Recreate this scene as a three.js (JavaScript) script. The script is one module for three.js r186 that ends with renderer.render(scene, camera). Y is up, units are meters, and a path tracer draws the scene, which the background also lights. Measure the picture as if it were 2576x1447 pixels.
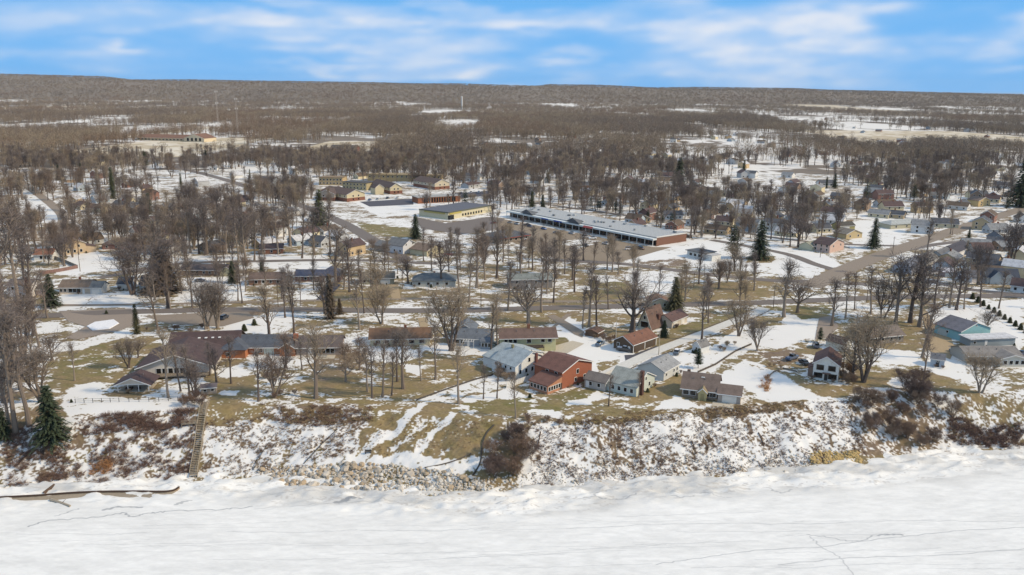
import * as THREE from 'three';
import { mergeGeometries } from 'three/addons/utils/BufferGeometryUtils.js';

// ---------------------------------------------------------------- camera, sky, sun, exposure
const scene = new THREE.Scene();
const R = THREE.MathUtils.degToRad;
const CAM_H = 87, PITCH = 13.52, ROLL = 0.4, LAKE = -11;
const camera = new THREE.PerspectiveCamera(38.67, 1024 / 575, 1, 30000);
camera.position.set(0, CAM_H, 0);
camera.rotation.order = 'YXZ';
camera.rotation.set(R(-PITCH), 0, R(ROLL));
camera.updateMatrixWorld(true);

const renderer = new THREE.WebGLRenderer({ antialias: true });
renderer.toneMapping = THREE.LinearToneMapping;
renderer.toneMappingExposure = 1.18;
renderer.shadowMap.enabled = true;

const sun = new THREE.DirectionalLight(new THREE.Color().setRGB(1, .82, .585), 3.3);
sun.position.set(820, 640, 170);
sun.castShadow = true; sun.shadow.radius = 4;
sun.shadow.mapSize.set(4096, 4096);
Object.assign(sun.shadow.camera, { left: -700, right: 700, top: 700, bottom: -700, near: 1, far: 4000 });
sun.target.position.set(0, 0, -350);
sun.position.add(sun.target.position);
scene.add(sun, sun.target);

// ---------------------------------------------------------------- small maths
function rngOf(a) { return () => { a |= 0; a = (a + 0x6d2b79f5) | 0; let t = Math.imul(a ^ (a >>> 15), 1 | a); t = (t + Math.imul(t ^ (t >>> 7), 61 | t)) ^ t; return ((t ^ (t >>> 14)) >>> 0) / 4294967296; }; }
const PERM = new Uint8Array(512); { const r = rngOf(77); const p = [...Array(256).keys()]; for (let i = 255; i > 0; i--) { const j = Math.floor(r() * (i + 1)); [p[i], p[j]] = [p[j], p[i]]; } for (let i = 0; i < 512; i++) PERM[i] = p[i & 255]; }
function vn(x, y) {                                     // value noise 0..1
  const xi = Math.floor(x), yi = Math.floor(y); let fx = x - xi, fy = y - yi;
  fx = fx * fx * (3 - 2 * fx); fy = fy * fy * (3 - 2 * fy);
  const X = xi & 255, Y = yi & 255, a = PERM[X] , b = PERM[(X + 1) & 255];
  const v00 = PERM[a + Y], v10 = PERM[b + Y], v01 = PERM[a + ((Y + 1) & 255)], v11 = PERM[b + ((Y + 1) & 255)];
  return (v00 + (v10 - v00) * fx + (v01 + (v11 - v01) * fx - v00 - (v10 - v00) * fx) * fy) / 255;
}
function fbm(x, y, o = 4) { let s = 0, a = 0.5, n = 0; for (let i = 0; i < o; i++) { s += a * vn(x, y); n += a; a *= 0.5; x = x * 2.03 + 17.3; y = y * 2.03 + 9.1; } return s / n; }
const clamp = (v, a = 0, b = 1) => v < a ? a : v > b ? b : v;
const sstep = (a, b, v) => { const t = clamp((v - a) / (b - a)); return t * t * (3 - 2 * t); };
const lerp = (a, b, t) => a + (b - a) * t;
const mix3 = (a, b, t) => [lerp(a[0], b[0], t), lerp(a[1], b[1], t), lerp(a[2], b[2], t)];

// the sky: pale blue with drawn-out streaks of thin cloud; more cloud added out of view to whiten the skylight
function rayDir(px, py) {                               // direction through a point of the photograph (2576 x 1447)
  const f = 2576 * 0.8; const v = new THREE.Vector3((px - 1288) / f, (723.5 - py) / f, -1);
  return v.normalize().applyQuaternion(camera.quaternion);
}
{
  const SKY = .84, W = 2048, H = 1024, data = new Float32Array(W * H * 4);
  const streaks = [[620, 40, 330, 26, .9], [980, 60, 420, 28, .95], [1330, 70, 300, 26, .8], [900, 118, 260, 26, .9], [1120, 160, 230, 30, .85], [1120, 192, 240, 18, 1], [860, 172, 240, 10, .7],
    [1440, 148, 70, 12, .6], [1800, 100, 190, 60, .85], [2000, 130, 190, 60, 1.0], [1750, 60, 260, 34, .7], [2060, 60, 130, 60, .8], [1700, 190, 220, 20, .55], [2130, 200, 200, 24, .6], [1960, 110, 240, 80, .6], [2480, 120, 120, 22, .85], [2560, 60, 90, 40, .9],
    [2540, 180, 90, 14, .7], [150, 60, 330, 40, .5], [330, 75, 80, 20, .45], [300, 140, 60, 10, .8], [130, 150, 260, 22, .5], [560, 20, 200, 16, .6], [1180, 20, 500, 12, .4]].map(([px, py, rx, ry, k]) => {
    const d = rayDir(px, py); return [Math.atan2(d.x, -d.z), Math.asin(d.y), rx / 2060, ry / 2060, k]; });
  for (let j = 0; j < H; j++) for (let i = 0; i < W; i++) {
    const el = ((j + .5) / H - .5) * Math.PI, u = (i + .5) / W, az0 = (u - .5) * 2 * Math.PI;
    let az = az0 + Math.PI / 2; if (az > Math.PI) az -= 2 * Math.PI;
    const e = Math.max(0, el);
    const blue = mix3([.165, .485, .93], [.12, .39, .82], sstep(0.0, 0.55, e) );
    let c;
    const q = e + .12, X = Math.cos(az0) / q * .9, Y = Math.sin(az0) / q * .9;
    const wob = fbm(az * 9 + 3, el * 60, 4) - .5, n = fbm(X * 1.1 + 5 + wob, Y * .55 + 11, 5);
    let cl = sstep(.38, .64, n) * .9;
    const fr = (1 - sstep(.52, .6, Math.abs(az))) * (1 - sstep(.12, .2, e));
    if (fr > 0) {
      let s = 0; const wx = (fbm(az * 14, el * 55 + 7, 4) - .5) * 1.5, wy = (fbm(az * 11 + 40, el * 60, 4) - .5) * 1.7;
      for (const [a, b, rx, ry, k] of streaks) { const dx = (az - a + wx * .12) / rx, dy = (el - b + wy * .03) / ry, d2 = dx * dx + dy * dy; if (d2 < 4) s = 1 - (1 - s) * (1 - k * .85 * Math.exp(-d2 * 1.3)); }
      s = s * (.45 + .8 * sstep(.22, .78, fbm(az * 13 + el * 40 + 4, el * 75 - az * 14, 5))); cl = lerp(cl, clamp(s), fr);
    }
    c = mix3(blue, [.74, .81, .93], cl);
    if (el < 0) c = mix3(c, [.42, .48, .55], sstep(0, -.25, el));
    const o = (j * W + i) * 4; data[o] = c[0] * SKY; data[o + 1] = c[1] * SKY; data[o + 2] = c[2] * SKY; data[o + 3] = 1;
  }
  const sky = new THREE.DataTexture(data, W, H, THREE.RGBAFormat, THREE.FloatType);
  sky.mapping = THREE.EquirectangularReflectionMapping; sky.magFilter = sky.minFilter = THREE.LinearFilter; sky.wrapS = THREE.RepeatWrapping; sky.needsUpdate = true;
  scene.background = sky; scene.environment = sky;
}

// ---------------------------------------------------------------- from photograph points to places on the ground
function G(px, py, h = 0) { const d = rayDir(px, py), t = (h - CAM_H) / d.y; return [d.x * t, d.z * t]; }
const line = (pts, h) => pts.map(([a, b]) => G(a, b, h)).sort((p, q) => p[0] - q[0]);
const crest = line([[-300, 1030], [0, 1035], [170, 1040], [330, 1035], [480, 1022], [620, 1018], [800, 1020], [950, 1022], [1080, 1035], [1200, 1050], [1320, 1052], [1500, 1048], [1650, 1042], [1800, 1022], [1950, 1010], [2100, 1000], [2250, 985], [2400, 980], [2576, 985], [2900, 975]], 0);
const toe = line([[-300, 1245], [0, 1225], [200, 1215], [450, 1208], [650, 1205], [760, 1222], [900, 1232], [1050, 1246], [1200, 1250], [1300, 1243], [1420, 1226], [1600, 1212], [1800, 1200], [2000, 1188], [2120, 1172], [2300, 1146], [2420, 1136], [2576, 1132], [2900, 1120]], LAKE);
function along(l, x) { if (x <= l[0][0]) return l[0][1]; for (let i = 1; i < l.length; i++) if (x <= l[i][0]) { const t = (x - l[i - 1][0]) / (l[i][0] - l[i - 1][0]); return lerp(l[i - 1][1], l[i][1], t * t * (3 - 2 * t)); } return l[l.length - 1][1]; }
const bluffT = (x, z) => { const c = along(crest, x); return (z - c) / (along(toe, x) - c); };
function hgt(x, z) {
  const t = bluffT(x, z);
  let y;
  if (t <= -.15) y = 0; else if (t >= 1.12) y = LAKE - .9;
  else { const s = clamp(t, 0, 1); y = LAKE * (s * s * (3 - 2 * s) * .45 + s * .55); if (t < .12) y = Math.min(y, 0) * sstep(-.1, .2, t); if (t > 1) y = LAKE - .9 * (t - 1) / .12;
    const k = sstep(.04, .2, t) * (1 - sstep(.97, 1.1, t)); y += k * ((fbm(x * .22, z * .22, 3) - .5) * 1.5 + (fbm(x * .9 + 30, z * .9, 3) - .5) * .8); }
  return y + (fbm(x * .05, z * .05, 2) - .5) * .25 * (1 - sstep(-.4, 0, t));
}
function GT(px, py) {                                   // where the ray first meets the land
  const d = rayDir(px, py); let t0 = 150 , last = t0;
  if (d.y > -.004) return G(px, py, 0);
  const flat = -CAM_H / d.y; if (flat > 260) return [d.x * flat, d.z * flat];
  for (let t = 150; t < 320; t += 1) { if (CAM_H + d.y * t <= hgt(d.x * t, d.z * t)) { let a = last, b = t; for (let k = 0; k < 10; k++) { const m = (a + b) / 2; if (CAM_H + d.y * m <= hgt(d.x * m, d.z * m)) b = m; else a = m; } return [d.x * b, d.z * b]; } last = t; }
  return G(px, py, 0);
}

// ---------------------------------------------------------------- names, tags, things
const used = {};
function numbered(n) { const k = used[n] = (used[n] ?? -1) + 1; return k ? n + '_' + String(k).padStart(3, '0') : n; }
function shadowed(o) { o.traverse((c) => { if (c.isMesh) c.castShadow = c.receiveShadow = true; }); return o; }
function thing(name, label, category, group) { const g = new THREE.Group(); g.name = numbered(name); g.userData = { label, category }; if (group) g.userData.group = group; scene.add(g); return g; }
function part(parent, name, geo, mat) { const m = new THREE.Mesh(geo, mat); m.name = name; m.castShadow = m.receiveShadow = true; parent.add(m); return m; }
function structure(name, geo, mat) { const m = part(scene, numbered(name), geo, mat); m.userData = { kind: 'structure' }; return m; }

// ---------------------------------------------------------------- geometry primitives
function rawGeo(tri, uv) { const g = new THREE.BufferGeometry(); g.setAttribute('position', new THREE.Float32BufferAttribute(tri, 3)); if (uv) g.setAttribute('uv', new THREE.Float32BufferAttribute(uv, 2)); g.computeVertexNormals(); if (!uv) boxUV(g); return g; }
function boxUV(g, s = 1) {
  if (g.index) g = g.toNonIndexed();
  const p = g.attributes.position, n = g.attributes.normal, uv = new Float32Array(p.count * 2);
  for (let i = 0; i < p.count; i++) { const ax = Math.abs(n.getX(i)), ay = Math.abs(n.getY(i)), az = Math.abs(n.getZ(i)); let u, v;
    if (ay > .86) { u = p.getX(i); v = p.getZ(i); } else if (ax > az) { u = p.getZ(i); v = p.getY(i) * (ay > .2 ? 1 / Math.sqrt(1 - ay * ay) : 1); } else { u = p.getX(i); v = p.getY(i) * (ay > .2 ? 1 / Math.sqrt(1 - ay * ay) : 1); }
    uv[i * 2] = u * s; uv[i * 2 + 1] = v * s; }
  g.setAttribute('uv', new THREE.BufferAttribute(uv, 2)); return g;
}
function hex(b, t) {                                    // b, t: four corners each, anticlockwise seen from above
  const q = (a, c, d, e) => [...a, ...c, ...d, ...a, ...d, ...e];
  const tri = [...q(t[0], t[1], t[2], t[3]), ...q(b[3], b[2], b[1], b[0])];
  for (let i = 0; i < 4; i++) { const j = (i + 1) % 4; tri.push(...q(b[i], b[j], t[j], t[i])); }
  return rawGeo(tri);
}
const box = (x0, x1, y0, y1, z0, z1) => { if (z0 > z1) [z0, z1] = [z1, z0]; return hex([[x0, y0, z1], [x1, y0, z1], [x1, y0, z0], [x0, y0, z0]], [[x0, y1, z1], [x1, y1, z1], [x1, y1, z0], [x0, y1, z0]]); };
function bar(a, b, r0, r1 = r0, n = 5) {               // tapered rod between two points
  const A = new THREE.Vector3(...a), B = new THREE.Vector3(...b), d = B.clone().sub(A).normalize(), u = Math.abs(d.y) > .9 ? new THREE.Vector3(1, 0, 0) : new THREE.Vector3(0, 1, 0);
  const s = u.clone().cross(d).normalize(), w = d.clone().cross(s), tri = [];
  const P = (c, r, k) => { const t = k / n * 2 * Math.PI; return [c.x + (s.x * Math.cos(t) + w.x * Math.sin(t)) * r, c.y + (s.y * Math.cos(t) + w.y * Math.sin(t)) * r, c.z + (s.z * Math.cos(t) + w.z * Math.sin(t)) * r]; };
  for (let k = 0; k < n; k++) { const p = P(A, r0, k), q = P(A, r0, k + 1), r = P(B, r1, k + 1), t = P(B, r1, k); tri.push(...p, ...q, ...r, ...p, ...r, ...t); if (r1 > 0) tri.push(...t, ...r, B.x, B.y, B.z); }
  return rawGeo(tri);
}
const join = (l) => mergeGeometries(l.map((g) => g.index ? g.toNonIndexed() : g));
function gridMesh(xs, zs, hf, uvf) {
  const nx = xs.length, nz = zs.length, p = new Float32Array(nx * nz * 3), uv = new Float32Array(nx * nz * 2), id = new Uint32Array((nx - 1) * (nz - 1) * 6); let k = 0;
  for (let j = 0; j < nz; j++) for (let i = 0; i < nx; i++) { const o = j * nx + i, x = xs[i], z = zs[j]; p[o * 3] = x; p[o * 3 + 1] = hf(x, z); p[o * 3 + 2] = z; const [u, v] = uvf(x, z); uv[o * 2] = u; uv[o * 2 + 1] = v; }
  for (let j = 0; j < nz - 1; j++) for (let i = 0; i < nx - 1; i++) { const a = j * nx + i, b = a + 1, c = a + nx, d = c + 1; id[k++] = a; id[k++] = c; id[k++] = b; id[k++] = b; id[k++] = c; id[k++] = d; }
  const g = new THREE.BufferGeometry(); g.setAttribute('position', new THREE.BufferAttribute(p, 3)); g.setAttribute('uv', new THREE.BufferAttribute(uv, 2)); g.setIndex(new THREE.BufferAttribute(id, 1)); g.computeVertexNormals(); return g;
}
function lines(...spec) { const o = []; for (const [a, b, s] of spec) { const n = Math.max(1, Math.round(Math.abs(b - a) / s)); for (let i = 0; i < n; i++) o.push(a + (b - a) * i / n); } o.push(spec[spec.length - 1][1]); return o; }

// ---------------------------------------------------------------- textures and materials
const TO8 = new Uint8Array(4097); for (let i = 0; i <= 4096; i++) { const v = i / 4096; TO8[i] = Math.round(255 * (v <= .0031308 ? v * 12.92 : 1.055 * Math.pow(v, 1 / 2.4) - .055)); }
const to8 = (v) => TO8[(clamp(v) * 4096) | 0];
function dataTex(W, H, fn, wrap = THREE.RepeatWrapping, srgb = true) {
  const d = new Uint8Array(W * H * 4);
  for (let j = 0; j < H; j++) for (let i = 0; i < W; i++) { const c = fn(i, j), o = (j * W + i) * 4; if (srgb) { d[o] = to8(c[0]); d[o + 1] = to8(c[1]); d[o + 2] = to8(c[2]); } else { d[o] = d[o + 1] = d[o + 2] = clamp(c) * 255; } d[o + 3] = 255; }
  const t = new THREE.DataTexture(d, W, H); t.wrapS = t.wrapT = wrap; t.magFilter = THREE.LinearFilter; t.minFilter = THREE.LinearMipmapLinearFilter; t.generateMipmaps = true; if (srgb) t.colorSpace = THREE.SRGBColorSpace; t.needsUpdate = true; return t;
}
const tile = (f, n) => (i, j) => f(i / n, j / n);
function pnoise(u, v, f, seed = 0) {                    // noise that repeats over the unit square
  const x = u * f, y = v * f, a = vn(x + seed, y), b = vn(x - f + seed, y), c = vn(x + seed, y - f), d = vn(x - f + seed, y - f);
  return lerp(lerp(a, b, u), lerp(c, d, u), v);
}
const grainTex = dataTex(256, 256, tile((u, v) => { const n = .72 + .28 * (pnoise(u, v, 8, 3) * .4 + pnoise(u, v, 32, 9) * .35 + pnoise(u, v, 96, 5) * .25) * 1.6; return [n, n, n]; }, 256));
const sidingTex = dataTex(128, 256, tile((u, v) => { const k = (v * 12) % 1, n = .9 + .1 * pnoise(u, v, 24, 4), l = (k > .9 ? .72 : 1) * (.93 + .07 * pnoise(u, v, 5, 8)) * n; return [l, l, l]; }, 256));
const sidingBump = dataTex(64, 256, (i, j) => 1 - (((j / 256) * 12) % 1) * .8, THREE.RepeatWrapping, false);
const brickTex = dataTex(256, 256, (i, j) => { const u = i / 256, v = j / 256, row = Math.floor(v * 24), col = Math.floor(u * 10 + (row & 1) * .5), fu = (u * 10 + (row & 1) * .5) % 1, fv = (v * 24) % 1; if (fu < .06 || fv < .13) return [.62, .6, .56]; const t = .7 + .3 * (PERM[(PERM[row & 255] + (col % 10)) & 255] / 255); const n = .85 + .15 * pnoise(u, v, 64, 2); return [t * n, t * n * .97, t * n * .95]; });
const shingleTex = dataTex(256, 256, (i, j) => { const u = i / 256, v = j / 256, row = Math.floor(v * 26), col = Math.floor(u * 16 + (row % 3) * .37), fv = (v * 26) % 1; const t = .72 + .28 * (PERM[(PERM[(row * 7) & 255] + (col % 16)) & 255] / 255), n = .8 + .2 * pnoise(u, v, 90, 2), w = .7 + .3 * pnoise(u, v, 4, 12); const k = t * n * w * (fv < .12 ? .72 : 1); return [k, k, k]; });
const plankTex = dataTex(128, 128, (i, j) => { const u = i / 128, v = j / 128, c = Math.floor(u * 6), f = (u * 6) % 1; const k = (f < .08 ? .5 : 1) * (.75 + .25 * PERM[c * 13 & 255] / 255) * (.85 + .15 * pnoise(u * 1, v, 40, c)); return [k, k, k]; });
const repeat = (t, sx, sy) => { const c = t.clone(); c.repeat.set(sx, sy); c.needsUpdate = true; return c; };
const TX = { grain: repeat(grainTex, .25, .25), siding: repeat(sidingTex, .4, .4), sidingB: repeat(sidingBump, .4, .4), brick: repeat(brickTex, .5, .5), shingle: repeat(shingleTex, .3, .3), plank: repeat(plankTex, .8, .8) };
const matCache = {};
function M(kind, hexc, rough = .85) {
  const k = kind + hexc + rough; if (matCache[k]) return matCache[k];
  const o = { color: new THREE.Color(hexc), roughness: rough };
  if (kind === 'siding') { o.map = TX.siding; o.bumpMap = TX.sidingB; o.bumpScale = .015; } else if (kind === 'brick') o.map = TX.brick; else if (kind === 'roof') { o.map = TX.shingle; o.bumpMap = TX.shingle; o.bumpScale = .02; } else if (kind === 'plank') o.map = TX.plank; else if (kind === 'grain') o.map = TX.grain;
  return matCache[k] = new THREE.MeshStandardMaterial(o);
}
const glassM = new THREE.MeshPhysicalMaterial({ color: 0x11161a, roughness: .12, specularIntensity: .8 });
const trimM = M('plain', '#d9d8d2', .6);
// ---------------------------------------------------------------- the land: what covers it, drawn as patches in place
// each patch: [kind, points of its outline in the photograph]; kinds give snow cover, greenness, bare-earth share
const KIND = { snow: [216, 60, 130], snowy: [185, 80, 110], half: [150, 80, 120], green: [62, 140, 75], olive: [80, 75, 95], gold: [72, 40, 85], brown: [80, 30, 170], mud: [90, 20, 220], brush: [142, 20, 210], speck: [180, 20, 225], bright: [255, 100, 60], sand: [30, 40, 255] };
const patches = [
  ['snow', [170, 985, 235, 962, 262, 992, 330, 1005, 398, 990, 430, 950, 520, 940, 505, 1010, 470, 1036, 170, 1046, 150, 1015]],
  ['olive', [120, 930, 135, 890, 250, 862, 330, 838, 385, 850, 395, 900, 345, 925, 292, 968, 240, 958, 165, 985, 120, 975]],
  ['green', [150, 905, 250, 870, 300, 880, 270, 940, 170, 965]],
  ['snow', [80, 872, 200, 858, 320, 828, 335, 842, 210, 880, 90, 890]], ['snow', [40, 820, 150, 810, 160, 835, 60, 845]], ['brown', [0, 880, 110, 890, 120, 1000, 170, 1040, 0, 1060]], ['snowy', [0, 1010, 90, 1000, 100, 1030, 0, 1040]],
  ['snow', [600, 800, 735, 775, 740, 830, 640, 842, 560, 832]], ['snow', [622, 888, 735, 898, 742, 925, 640, 930]], ['snow', [560, 925, 625, 912, 625, 945, 562, 950]], ['half', [640, 930, 760, 925, 760, 1000, 655, 1005]], ['gold', [520, 955, 640, 945, 668, 1012, 530, 1030]], ['snow', [565, 985, 592, 985, 592, 997, 566, 997]],
  ['gold', [740, 965, 860, 940, 1100, 905, 1215, 890, 1235, 925, 1095, 1000, 1075, 1040, 880, 1030, 760, 1010]], ['olive', [905, 900, 1060, 905, 1090, 930, 920, 935]], ['brown', [760, 870, 930, 880, 920, 940, 800, 960]],
  ['snow', [912, 878, 1062, 880, 1072, 898, 1000, 914, 925, 902]], ['snow', [1018, 922, 1074, 920, 1062, 942, 1030, 938]], ['snow', [1085, 862, 1240, 872, 1255, 900, 1205, 897, 1100, 890]], ['snow', [740, 905, 800, 895, 800, 915, 745, 920]],
  ['snow', [1046, 1006, 1240, 940, 1250, 950, 1140, 985, 1062, 1014]], ['snowy', [1130, 985, 1240, 950, 1260, 975, 1150, 1005]], ['snow', [1162, 1008, 1285, 975, 1330, 1000, 1240, 1006, 1172, 1018]],
  ['green', [1165, 1016, 1330, 1003, 1335, 1040, 1200, 1046]], ['gold', [1000, 1022, 1090, 1010, 1190, 1035, 1260, 1060, 1235, 1120, 1180, 1150, 1000, 1150, 880, 1140, 900, 1090]], ['olive', [1110, 1050, 1250, 1050, 1240, 1095, 1130, 1110]],
  ['green', [1330, 1030, 1420, 985, 1500, 955, 1520, 985, 1400, 1035]], ['snow', [1418, 1014, 1498, 982, 1528, 1000, 1512, 1015, 1430, 1020]], ['gold', [1490, 1005, 1720, 945, 1725, 1005, 1620, 1040, 1500, 1036]], ['olive', [1490, 1015, 1640, 1015, 1640, 1040, 1400, 1045]], ['snow', [1636, 1033, 1702, 993, 1765, 1022, 1640, 1040]], ['snow', [1325, 1030, 1390, 1028, 1430, 1040, 1330, 1046]],
  ['snow', [1395, 895, 1480, 830, 1540, 870, 1620, 900, 1500, 955, 1430, 935]], ['snow', [1412, 795, 1450, 800, 1520, 870, 1440, 880, 1405, 850]], ['olive', [1505, 915, 1560, 905, 1552, 935, 1500, 940]], ['green', [1394, 850, 1430, 850, 1440, 875, 1400, 880]],
  ['gold', [1200, 790, 1390, 780, 1420, 790, 1330, 835, 1260, 825]], ['gold', [1440, 800, 1600, 790, 1640, 800, 1580, 835, 1480, 830]], ['green', [1680, 830, 1900, 770, 1905, 785, 1720, 850]], ['olive', [1560, 850, 1680, 830, 1740, 860, 1680, 885]],
  ['snow', [1655, 920, 1700, 890, 1790, 868, 1835, 870, 1805, 935, 1730, 945]], ['gold', [1780, 870, 1850, 840, 1860, 870, 1800, 885]], ['snow', [1800, 950, 1880, 905, 1960, 935, 1900, 990]], ['snow', [1938, 940, 1965, 938, 2068, 1000, 1935, 1020, 1890, 1000]], ['gold', [1962, 930, 2045, 965, 2160, 975, 2140, 1002, 2060, 995]], ['mud', [1900, 885, 2000, 880, 2045, 905, 1960, 920]],
  ['snow', [1745, 905, 1830, 845, 1945, 790, 2075, 798, 2040, 850, 1960, 880, 1900, 872, 1850, 905]], ['green', [1905, 772, 2092, 768, 2085, 800, 2020, 805, 1990, 790]], ['olive', [1890, 800, 1960, 790, 1980, 815, 1900, 830]],
  ['snow', [2075, 860, 2150, 850, 2150, 880, 2080, 885]], ['olive', [2090, 800, 2310, 800, 2310, 870, 2200, 880, 2120, 850]], ['snow', [2165, 875, 2290, 880, 2335, 920, 2330, 935, 2185, 898]], ['gold', [2175, 915, 2310, 922, 2340, 950, 2330, 980, 2160, 975]], ['snow', [2225, 950, 2290, 945, 2320, 960, 2260, 985]],
  ['bright', [2328, 778, 2470, 765, 2455, 800, 2425, 835, 2385, 842, 2345, 805]], ['snow', [2450, 770, 2576, 750, 2576, 900, 2480, 850]], ['snow', [2375, 868, 2430, 910, 2440, 935, 2400, 965, 2335, 930, 2340, 915]], ['gold', [2335, 935, 2400, 955, 2520, 980, 2430, 1005, 2320, 975]], ['half', [2420, 940, 2576, 945, 2576, 1000, 2450, 985]],
  ['gold', [800, 730, 1010, 725, 1010, 768, 800, 775]], ['green', [1490, 705, 1600, 715, 1600, 745, 1490, 740]], ['olive', [1400, 735, 1560, 740, 1560, 768, 1400, 772]], ['gold', [1700, 715, 1960, 700, 2000, 750, 1720, 760]], ['snow', [150, 740, 335, 735, 350, 770, 150, 782]], ['snow', [440, 700, 620, 695, 620, 750, 440, 768]], ['snow', [360, 645, 620, 640, 620, 660, 360, 664]], ['snow', [200, 600, 260, 640, 330, 680, 140, 690]], ['snow', [620, 650, 830, 640, 830, 680, 640, 672]], ['mud', [600, 775, 720, 768, 720, 775, 600, 800]],
  ['snow', [1550, 650, 1690, 610, 1830, 600, 2080, 640, 2110, 665, 2050, 695, 1600, 662]], ['gold', [1875, 645, 1950, 645, 1950, 662, 1875, 662]], ['mud', [1600, 660, 1720, 648, 1730, 668, 1640, 676]], ['snow', [1250, 515, 1300, 520, 1285, 545, 1240, 545]], ['snow', [880, 505, 1060, 500, 1070, 535, 960, 548]], ['green', [900, 560, 1050, 575, 1050, 600, 920, 590]], ['snow', [2130, 560, 2300, 540, 2260, 610, 2150, 640]], ['snow', [1560, 690, 1700, 690, 1690, 735, 1600, 730]], ['snow', [60, 480, 170, 530, 170, 560, 60, 560]],
  // the bluff
  ['brush', [150, 1050, 490, 1030, 495, 1190, 430, 1215, 0, 1225, 0, 1060]], ['snowy', [170, 1130, 480, 1120, 480, 1170, 160, 1200]], ['snow', [60, 1205, 450, 1195, 440, 1215, 40, 1235]], ['speck', [515, 1060, 740, 1040, 930, 1060, 890, 1140, 760, 1190, 510, 1200]], ['snow', [700, 1130, 850, 1105, 800, 1165, 660, 1180]], ['brush', [640, 1020, 900, 1020, 920, 1060, 760, 1070]], ['gold', [520, 1020, 680, 1015, 650, 1060, 520, 1080]],
  ['snow', [890, 1160, 1000, 1140, 1150, 1150, 1230, 1140, 1230, 1185, 900, 1185]], ['speck', [1320, 1080, 1500, 1060, 1640, 1050, 1800, 1030, 2000, 1012, 2140, 1005, 2180, 1150, 1900, 1195, 1300, 1240]], ['brown', [1315, 1048, 1420, 1050, 1420, 1080, 1330, 1085]], ['gold', [1420, 1050, 1800, 1028, 1830, 1040, 1560, 1068, 1440, 1075]], ['brown', [1700, 1035, 2000, 1012, 2060, 1030, 1800, 1060]], ['snow', [1330, 1070, 1440, 1075, 1420, 1110, 1340, 1110]], ['brush', [2130, 990, 2300, 970, 2420, 990, 2400, 1130, 2160, 1150]], ['snowy', [2400, 1030, 2576, 1030, 2576, 1130, 2400, 1130]], ['gold', [2060, 1140, 2170, 1140, 2150, 1168, 2050, 1165]],
];
const bands = [[9, 'bright', [885, 1156, 920, 1130, 985, 1085, 1040, 1045, 1068, 1018]], [8, 'bright', [1040, 1170, 1060, 1130, 1090, 1090, 1120, 1060, 1142, 1036]], [3.5, 'snow', [985, 1130, 1030, 1100, 1065, 1072]], [5, 'snow', [1060, 1020, 1120, 1000]], [1.1, 'mud', [208, 776, 236, 745]], [1.1, 'mud', [218, 776, 247, 745]], [1.6, 'brown', [1395, 905, 1430, 893]], [1.2, 'mud', [2440, 775, 2576, 835]]];
function classMap(x0, x1, z0, z1, W, H, base) {
  const c = document.createElement('canvas'); c.width = W; c.height = H; const g = c.getContext('2d');
  g.fillStyle = `rgb(${base})`; g.fillRect(0, 0, W, H);
  const X = (p) => [(p[0] - x0) / (x1 - x0) * W, (p[1] - z0) / (z1 - z0) * H];
  for (const [k, pts] of patches) { g.fillStyle = `rgb(${KIND[k]})`; g.beginPath(); for (let i = 0; i < pts.length; i += 2) { const q = X(GT(pts[i], pts[i + 1])); i ? g.lineTo(...q) : g.moveTo(...q); } g.closePath(); g.fill(); }
  for (const [w, k, pts] of bands) { g.strokeStyle = `rgb(${KIND[k]})`; g.lineWidth = w * .12 * W / (x1 - x0) * 2.5; g.lineJoin = 'round'; g.beginPath(); for (let i = 0; i < pts.length; i += 2) { const q = X(GT(pts[i], pts[i + 1])); i ? g.lineTo(...q) : g.moveTo(...q); } g.stroke(); }
  const d = g.getImageData(0, 0, W, H).data;
  return (x, z) => { const i = clamp(Math.round((x - x0) / (x1 - x0) * W), 0, W - 1), j = clamp(Math.round((z - z0) / (z1 - z0) * H), 0, H - 1), o = (j * W + i) * 4; return [d[o], d[o + 1], d[o + 2]]; };
}
const SNOW = [.695, .68, .635];
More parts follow.
